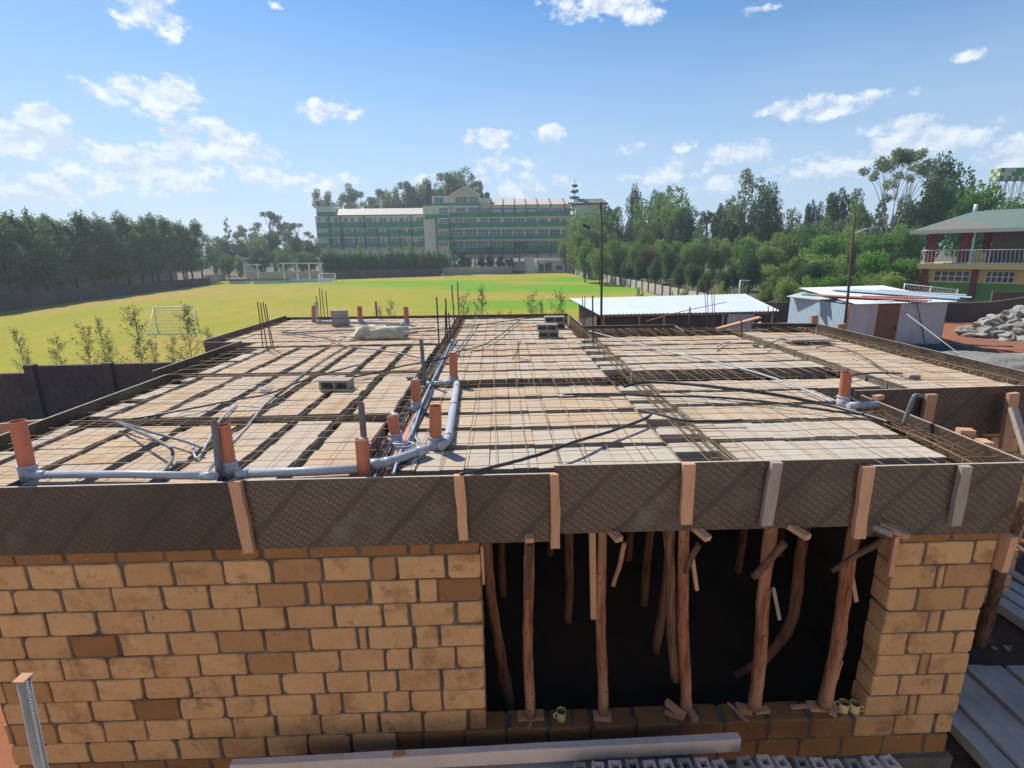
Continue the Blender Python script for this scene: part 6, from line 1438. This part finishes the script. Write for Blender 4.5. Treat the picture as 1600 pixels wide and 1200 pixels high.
# terrace wall, garden pavilion
wall_panel((atY(500, 430, 113).x, 113), (atY(690, 430, 121).x, 121), -5.3, -3.4, 'rough stone retaining wall under the dark hedge in front of the school', 'fence_block', cols=(6, 12, 18, 24))
wall_panel((atY(692, 430, 124).x, 124), (atY(800, 430, 128).x, 128), -5.1, -3.2, 'rough stone retaining wall right of the hedge gap', 'fence_pale', cols=(5, 10, 15))
pv = empty('garden_pavilion', (atY(868, 420, 130).x, 130, -4.9), 'low cream garden pavilion with white rail and steps at the school foot', 'pavilion')
mb = MB(); prect(mb, 130, z4, 1100, 1515, 930, 1062, 0, 4); mb.build('wall', ['cream'], pv)
for a, b, c, d in ((1110, 1160, 960, 1045), (1175, 1250, 950, 1045), (1300, 1360, 985, 1020), (1465, 1492, 955, 1020)):
    mb = MB(); prect(mb, 130, z4, a, b, c, d, -.1, -.02); mb.build('opening', ['glass'], pv)
mb = MB(); prect(mb, 130, z4, 1095, 1520, 897, 906, -.2, .1); prect(mb, 130, z4, 1095, 1520, 922, 932, -.3, 4)
for i in range(24): prect(mb, 130, z4, 1098+i*18, 1101+i*18, 905, 922, -.15, 0)
mb.build('rail', ['white_paint'], pv)
mb = MB(); A = [atY(*z4(945, 880), 129), atY(*z4(1030, 890), 129), atY(*z4(1095, 1060), 129), atY(*z4(975, 1060), 129)]
for i in range(14):
    t = i/14; p_ = A[0].lerp(A[3], t); q_ = A[1].lerp(A[2], t); mb.box(p_.x, q_.x, 129.5-2*t, 131, -5.2, p_.z)
mb.build('steps', ['cream'], pv)
mb = MB(); prect(mb, 131, z4, 800, 948, 935, 1035, 0, 1); mb.build('side_wall', ['fence_pale'], pv)
# hedge and shrubs in front of the school
g = random.Random(41)
for i in range(24):
    px = 505+i*8.2; plant_px('hedge%d' % (i % 2), px, 388+g.uniform(-3, 4), 118+i*.3, 18, 'dark dense shrub in the hedge before the left school wing', 'tall dark hedge in front of the school', zb=-5.0, name='hedge_shrub', cat='shrub')
for px, top, w in [(560, 384, 14), (607, 382, 16), (640, 380, 16), (575, 388, 12), (515, 384, 18)]:
    plant_px('light0', px, top, 123, w, 'paler bushy treetop poking out of the hedge', 'pale treetops in the hedge', name='tree')
plant_px('conifer1', 708, 373, 126, 24, 'pointed dark tree at the right end of the hedge')
for px, top, w in [(698, 400, 22), (722, 392, 22), (732, 398, 16), (752, 398, 20), (766, 396, 20), (782, 398, 22), (796, 398, 20)]:
    plant_px('dark%d' % (int(px) % 3), px, top, 130, w, 'rounded dark shrub in front of the right school wing', 'shrubs in front of the right wing', zb=-4.7, name='shrub', cat='shrub')
plant_px('palm0', 811, 366, 132, 26, 'palm standing against the right school wing', name='palm_tree', cat='palm')
plant_px('palm0', 764, 376, 132, 18, 'slim palm against the middle of the right school wing', name='palm_tree', cat='palm')
plant_px('light1', 885, 366, 128, 36, 'pale leafy tree at the right end of the school')
# pergola, planters, low cream wall at the left far corner
pg = empty('white_pergola', (atY(445, 430, 108).x, 108, -5.2), 'white post and beam pergola at the far left end of the field', 'pergola')
for a, b, y in ((380, 408, 413.5), (437, 505, 411.5)):
    mb = MB(); A, B = atY(a, y, 108), atY(b, y, 108); mb.bar(A, B, .3, .22); mb.build('beam', ['white_paint'], pg)
for px in (381, 401, 442, 463, 482, 501):
    mb = MB(); t = atY(px, 412, 108); mb.bar((t.x, 108, -5.2), t, .28, .28, 0, 0, (0, 1, 0)); mb.build('post', ['white_paint'], pg)
for a, b, c in ((356, 384, 'left planter kerb with dark plants below the pergola'), (394, 445, 'middle planter kerb with dark plants below the pergola')):
    pl_ = empty('planter', (atY(a, 434, 104).x, 104, -5.2), c, 'planter'); A, B = atY(a, 434, 104), atY(b, 434, 104)
    mb = MB(); mb.box(A.x, B.x, 104, 106, -5.35, -4.75); mb.build('kerb', ['white_paint'], pl_)
    C = np.stack([rg.uniform(A.x, B.x, 900), rg.uniform(104, 106, 900), rg.uniform(-4.75, -4.35, 900)], 1)-np.array(pl_.location)
    me = leaf_mesh('planter_leaves', C, .16, rg.uniform(0, .3, 900), 'leaf_dark'); c = bpy.data.objects.new('plants', me); col.objects.link(c); c.parent = pl_
wall_panel((atY(447, 434, 106).x, 106), (atY(520, 434, 108).x, 108), -5.3, -4.6, 'low white kerb wall behind the far goal', 'white_paint')
wall_panel((-57, 104), (atY(352, 432, 118).x, 118), -5.3, -3.5, 'cream boundary wall at the far end of the left row', 'fence_pale', cols=(3, 6, 9))
wall_panel((atY(385, 425, 112).x, 112), (atY(500, 425, 112).x, 112), -5.3, -3.2, 'brownish wall seen through the white pergola', 'fence_pale')
wall_panel((-59.6, 30), (-56.2, 104), -6.4, -3.9, 'long dark block wall on the left side of the field', cols=tuple(range(4, 74, 4)))
wall_panel((-72, 50), (-66, 110), -6, -2.6, 'pinkish wall glimpsed behind the trunks of the left row', 'fence_pale', cols=tuple(range(3, 60, 5)))
car = empty('white_van', (atY(392, 405, 125).x, 125, -4.9), 'white vehicle roof showing between the dark trees above the pergola', 'van')
cx = atY(392, 405, 125).x; zt = atY(392, 403, 125).z
mb = MB(); P = [(-2.2, -4.4), (-2.2, zt-.9), (-1.9, zt-.15), (-1.3, zt), (1.4, zt), (1.9, zt-.5), (2.3, zt-1.1), (2.4, -4.4)]; n = len(P)
mb.add([(cx+x, 125, z) for x, z in P]+[(cx+x, 127, z) for x, z in P], [tuple(range(n)), tuple(reversed(range(n, 2*n)))]+[((i+1) % n, i, n+i, n+(i+1) % n) for i in range(n)]); mb.build('body', ['white_paint'], car)
mb = MB(); mb.box(cx-1.8, cx+1.4, 124.96, 124.99, zt-.75, zt-.25); mb.build('window', ['glass'], car)
# goals
def goal(pl, pr, top_py, Y, label, depth):
    A = atY(*pl, Y); B = atY(*pr, Y); zb = field_z(A.x, Y); H_ = atY((pl[0]+pr[0])/2, top_py, Y).z-zb
    o = empty('football_goal', (A.x, Y, zb), label, 'goal'); A.z = B.z = zb; up_ = Vector((0, 0, H_)); r_ = .06 if Y < 60 else .09
    mb = MB(); mb.tube([A, A+up_, B+up_, B], r_, 6); mb.build('goal_frame', ['white_paint'], o)
    bk = Vector((0, depth, 0)); mb = MB(); mb.tube([A+up_, A+bk*.9, B+bk*.9, B+up_], r_*.6, 5); mb.tube([A, A+bk*.9], r_*.6, 5); mb.tube([B, B+bk*.9], r_*.6, 5); mb.build('back_frame', ['white_paint'], o)
    mb = MB()
    for i in range(15):
        t = i/14; mb.tube([A.lerp(B, t)+up_, A.lerp(B, t)+bk*.9], .014, 3, caps=False)
    for i in range(9):
        t = i/8; mb.tube([(A+up_).lerp(A+bk*.9, t), (B+up_).lerp(B+bk*.9, t)], .014, 3, caps=False)
    mb.build('net', ['white_paint'], o)
yg = 44; goal((246, 513), (310, 511), 480, yg, 'near white football goal on the left of the field', -1.6)
goal((500, 437), (525, 437), 427.5, 104, 'far small white football goal before the school hedge', -1.8)

# fence and clipped trees on the right side of the field
F0 = Vector((17.2, 119, 0)); F1 = Vector((24.0, 44, 0)); fn = empty('field_fence', (17.2, 119, -5), 'low pale wall with posts along the right side of the field under the clipped trees', 'fence')
mb = MB(); n = 30
for i in range(n):
    a = F0.lerp(F1, i/n); b = F0.lerp(F1, (i+1)/n-.002); z = field_z(a.x, a.y); mb.bar((a.x, a.y, z+.55), (b.x, b.y, z+.55), .12, 1.3)
mb.build('fence_panel', ['fence_pale'], fn)
for i in range(n+1):
    a = F0.lerp(F1, i/n); z = field_z(a.x, a.y); mb = MB(); mb.bar((a.x-.05, a.y, z), (a.x-.05, a.y, z+1.35), .22, .22, 0, 0, (0, 1, 0)); mb.build('fence_post', ['fence_block'], fn)
g = random.Random(51)
for i, (px, top, Y, w) in enumerate([(905, 394, 116, 22), (919, 393, 110, 26), (936, 390, 104, 26), (955, 390, 97, 28), (968, 398, 92, 24), (982, 396, 87, 28), (1002, 400, 82, 28), (1026, 402, 76, 28), (1047, 388, 72, 30), (1063, 410, 68, 28), (1085, 410, 64, 34), (1103, 422, 60, 30), (1133, 420, 58, 30), (1176, 389, 58, 42), (1150, 410, 62, 30)]):
    plant_px('topiary%d' % (i % 2), px, top, Y, w, 'round clipped dark tree in the line along the field fence', 'clipped trees along the right field fence')
plant_px('red0', 1015, 378, 84, 38, 'reddish leaved tree standing among the clipped green ones')
# right hand wood: every tree its own
W = [('araucaria0', 898, 279, 125, 52, 'slim layered pine rising beside the school roof'), ('palm0', 957, 297, 112, 34, 'palm crown against the sky right of the green roofed hut'), ('dark0', 925, 303, 130, 34, 'pointed treetop just left of the palm crown'),
     ('dark2', 993, 282, 118, 40, 'dark pointed treetop at the left of the big grove'), ('dark1', 1037, 268, 118, 44, 'dark pointed treetop above the broad grove tree'), ('broad0', 1035, 288, 108, 110, 'very broad green tree at the left of the right grove'), ('broad1', 1060, 302, 100, 60, 'rounded green tree right of the broadest one'),
     ('dark0', 1075, 310, 98, 50, 'dark rounded tree in the dip of the grove skyline'), ('palm0', 1108, 305, 95, 36, 'palm crown in the dip of the grove skyline'), ('dark1', 1138, 296, 96, 50, 'dark tree left of the tall greyish one'), ('grey0', 1178, 256, 92, 96, 'tall greyish sparse tree above the grove'),
     ('dark2', 1205, 280, 88, 70, 'dark dense tree right of the tall greyish one'), ('grey0', 1240, 320, 90, 50, 'greyish tree filling the gap before the dark conifer'), ('dark1', 1277, 290, 98, 34, 'small dark conifer on the right skyline'), ('dark1', 1326, 266, 90, 66, 'bushy dark conifer left of the leaning pole'), ('broad2', 1350, 300, 84, 50, 'green tree behind the top of the leaning pole'),
     ('sparse0', 1413, 226, 74, 110, 'tall open crowned tree with bare pale limbs on the right skyline'), ('dark2', 1482, 230, 78, 96, 'big dark cypress like tree right of the open crowned one'), ('dark0', 1470, 262, 74, 80, 'dark dense tree behind the house roof'), ('bush0', 1532, 266, 66, 78, 'bright green tree rising behind the house roof ridge'), ('dark2', 1420, 300, 80, 60, 'dark tree under the open crowned one'),
     ('bush0', 1602, 290, 70, 60, 'bright green tree at the right picture edge'), ('broad0', 1570, 308, 84, 60, 'mid green tree between the house roof and the water tower'), ('conifer1', 1380, 310, 76, 40, 'dark tree just right of the leaning pole')]
for k, px, top, Y, w, lab in W: plant_px(k, px, top, Y, w, lab)
def fillrow(y0, n, px0, px1, tops, Y, w, kinds, lab, grp):
    for i in range(n):
        t = (i+.5)/n; px = px0+(px1-px0)*t+g.uniform(-6, 6); top = tops[0]+(tops[1]-tops[0])*t+g.uniform(-9, 9)
        plant_px(kinds[g.randrange(len(kinds))], px, top, Y+g.uniform(-4, 4)-8*t, w*g.uniform(.85, 1.25), lab, grp)
for px, top, Y, w in [(908, 320, 116, 56), (938, 322, 114, 56), (952, 330, 110, 56), (898, 336, 119, 36), (922, 335, 106, 60), (930, 316, 112, 84), (950, 322, 111, 70)]: plant_px('broad%d' % (px % 3), px, top, Y, w, 'leafy tree crowding round the green roofed hut', 'trees round the green roofed hut')
fillrow(0, 9, 905, 1130, (352, 340), 108, 46, ['broad0', 'broad1', 'dark1', 'broad2', 'light0'], 'mid green tree in the back row of the right grove', 'back row of the right grove')
fillrow(0, 8, 1130, 1400, (338, 330), 92, 52, ['broad1', 'dark0', 'broad2', 'grey0'], 'leafy tree in the back row of the slope on the right', 'back row of the right slope')
fillrow(0, 12, 900, 1170, (372, 366), 92, 44, ['light0', 'broad0', 'light1', 'broad2', 'bush1'], 'lighter green tree in the middle row of the right grove', 'middle row of the right grove')
fillrow(0, 11, 1150, 1440, (362, 350), 72, 56, ['light0', 'light1', 'bush1', 'bush0', 'broad1'], 'yellow green tree in the middle row of the right slope', 'middle row of the right slope')
fillrow(0, 9, 1190, 1450, (400, 388), 58, 56, ['light1', 'bush1', 'dark2', 'bush0', 'light0'], 'low bushy tree in the front row of the right slope', 'front row of the right slope')
for px, top, Y, w, k in [(1232, 425, 48, 50, 'light1'), (1262, 432, 44, 44, 'light0'), (1200, 435, 50, 36, 'bush1'), (1290, 425, 46, 50, 'bush0'), (1335, 420, 44, 60, 'bush1'), (1385, 415, 46, 60, 'light1'), (1160, 440, 52, 30, 'grey0'), (1420, 400, 50, 50, 'bush1'), (1215, 452, 40, 30, 'grey0'), (1275, 392, 50, 60, 'dark1')]:
    plant_px(k, px, top, Y, w, 'waist high shrub on the bank behind the sheds', 'shrubs on the bank behind the sheds', name='shrub', cat='shrub')
for px, top, Y, w, k in [(1000, 446, 40, 22, 'grey0'), (1070, 442, 42, 20, 'light1'), (1128, 440, 44, 26, 'light0'), (1052, 452, 38, 14, 'grey0')]:
    plant_px(k, px, top, Y, w, 'small scrubby bush at the field edge behind the white roof', 'scrub behind the white roof', name='bush', cat='bush')
# green roofed hut among the trees, white street lamp
hu = empty('green_roofed_hut', (atY(922, 320, 122).x, 122, -5), 'small cream hut with a green gable roof beside the school', 'hut')
a, b = atY(896, 320, 122), atY(950, 320, 122); m_ = atY(922, 309, 122)
mb = MB(); mb.add([(a.x, 121, a.z), (b.x, 121, a.z), (b.x-1, 124, m_.z), (a.x+1, 124, m_.z), (a.x, 128, a.z), (b.x, 128, a.z)], [(0, 1, 2, 3), (3, 2, 5, 4), (0, 3, 4), (1, 5, 2), (0, 4, 5, 1)]); mb.build('roof', ['roof_green'], hu)
mb = MB(); mb.box(a.x+.5, b.x-.5, 121.5, 127.5, -5, a.z-.05); mb.build('wall', ['cream'], hu)
sl_ = empty('street_lamp', (atY(1157, 462, 50).x, 50, -5.6), 'thin white street lamp in front of the clipped trees', 'street lamp')
t = atY(1157, 438, 50); mb = MB(); mb.tube([(t.x, 50, -6), t], .07, 6); mb.build('pole', ['white_paint'], sl_); mb = MB(); mb.bar(t, t+Vector((.9, 0, -.05)), .14, .1); mb.build('lamp_head', ['white_paint'], sl_)
# saplings beyond the boundary wall
SP = [(22, 513, 26), (45, 560, 16), (82, 527, 30), (128, 508, 34), (152, 495, 28), (172, 530, 24), (203, 480, 46), (236, 534, 24), (268, 525, 26), (286, 478, 44), (322, 512, 22)]
for i, (px, top, w) in enumerate(SP):
    plant_px('sapling%d' % (i % 4), px, top, 18.6+.25*(i % 3), w*1.2, ['spindly sapling leftmost behind the dark wall', 'tiny low sapling beside the leftmost one', 'curved small sapling second from the left behind the dark wall', 'twiggy sapling left of the centre of the dark wall', 'upright sapling beside the twiggy one', 'low bushy sapling between the upright and the tallest one', 'tallest wide sapling behind the dark wall', 'short sapling right of the tallest one', 'short sapling left of the goal', 'tall sapling in front of the near goal', 'faint sapling above the board step'][i], None, zb=-6.35, name='sapling', cat='sapling')
for i, (px, top, w) in enumerate([(590, 478, 18), (611, 470, 20), (724, 460, 26), (752, 448, 32), (778, 484, 14), (797, 486, 12), (830, 458, 32), (846, 470, 24), (872, 456, 36)]):
    plant_px('sapling%d' % ((i+1) % 4), px, top, 20.5+.4*(i % 2), w*1.25, ['tiny sapling tip behind the far orange pipes', 'small sapling tip right of the far grey stub', 'narrow sapling behind the two tall bars', 'full sapling right of the two tall bars', 'sprig left of the middle behind the back board', 'sprig in the middle behind the back board', 'dry feathery sapling left of the stacked hollow blocks', 'low feathery sapling behind the stacked hollow blocks', 'spreading dry sapling at the left corner of the white roof'][i], None, zb=-6.35, name='sapling', cat='sapling')
# give look-alikes in a row their place, left to right
ORD = 'first second third fourth fifth sixth seventh eighth ninth tenth eleventh twelfth thirteenth fourteenth fifteenth sixteenth seventeenth eighteenth nineteenth twentieth twenty-first twenty-second twenty-third twenty-fourth twenty-fifth'.split()
byl = {}
for o in scene.objects:
    if o.parent is None and o.get('label') and o.get('category') not in ('stone',): byl.setdefault(o['label'], []).append(o)
for lab, os_ in byl.items():
    if 1 < len(os_) <= 25:
        os_.sort(key=lambda o: project(o.location)[0])
        for i, o in enumerate(os_): o['label'] = '%s, %s from left' % (lab, ORD[i])
for o in scene.objects:      # keep labels short enough
    if o.get('label') and len(o['label'].replace('-', ' ').split()) > 16: print('LONG', o['label'])
# ------------------------------------------------------------------ air
mb = MB(); mb.box(-3100, 3100, -70, 3600, -8.5, 34)
hz = mb.build('haze', []); hm = bpy.data.materials.new('haze_air'); hm.use_nodes = True; hm.node_tree.nodes.clear()
ho = N(hm.node_tree, 'ShaderNodeOutputMaterial'); hv = N(hm.node_tree, 'ShaderNodeVolumePrincipled'); hv.inputs['Color'].default_value = (.80, .88, 1, 1); hv.inputs['Density'].default_value = .0007; hv.inputs['Anisotropy'].default_value = .3
hm.node_tree.links.new(hv.outputs[0], ho.inputs['Volume']); hz.data.materials.append(hm); tag(hz, kind='stuff')
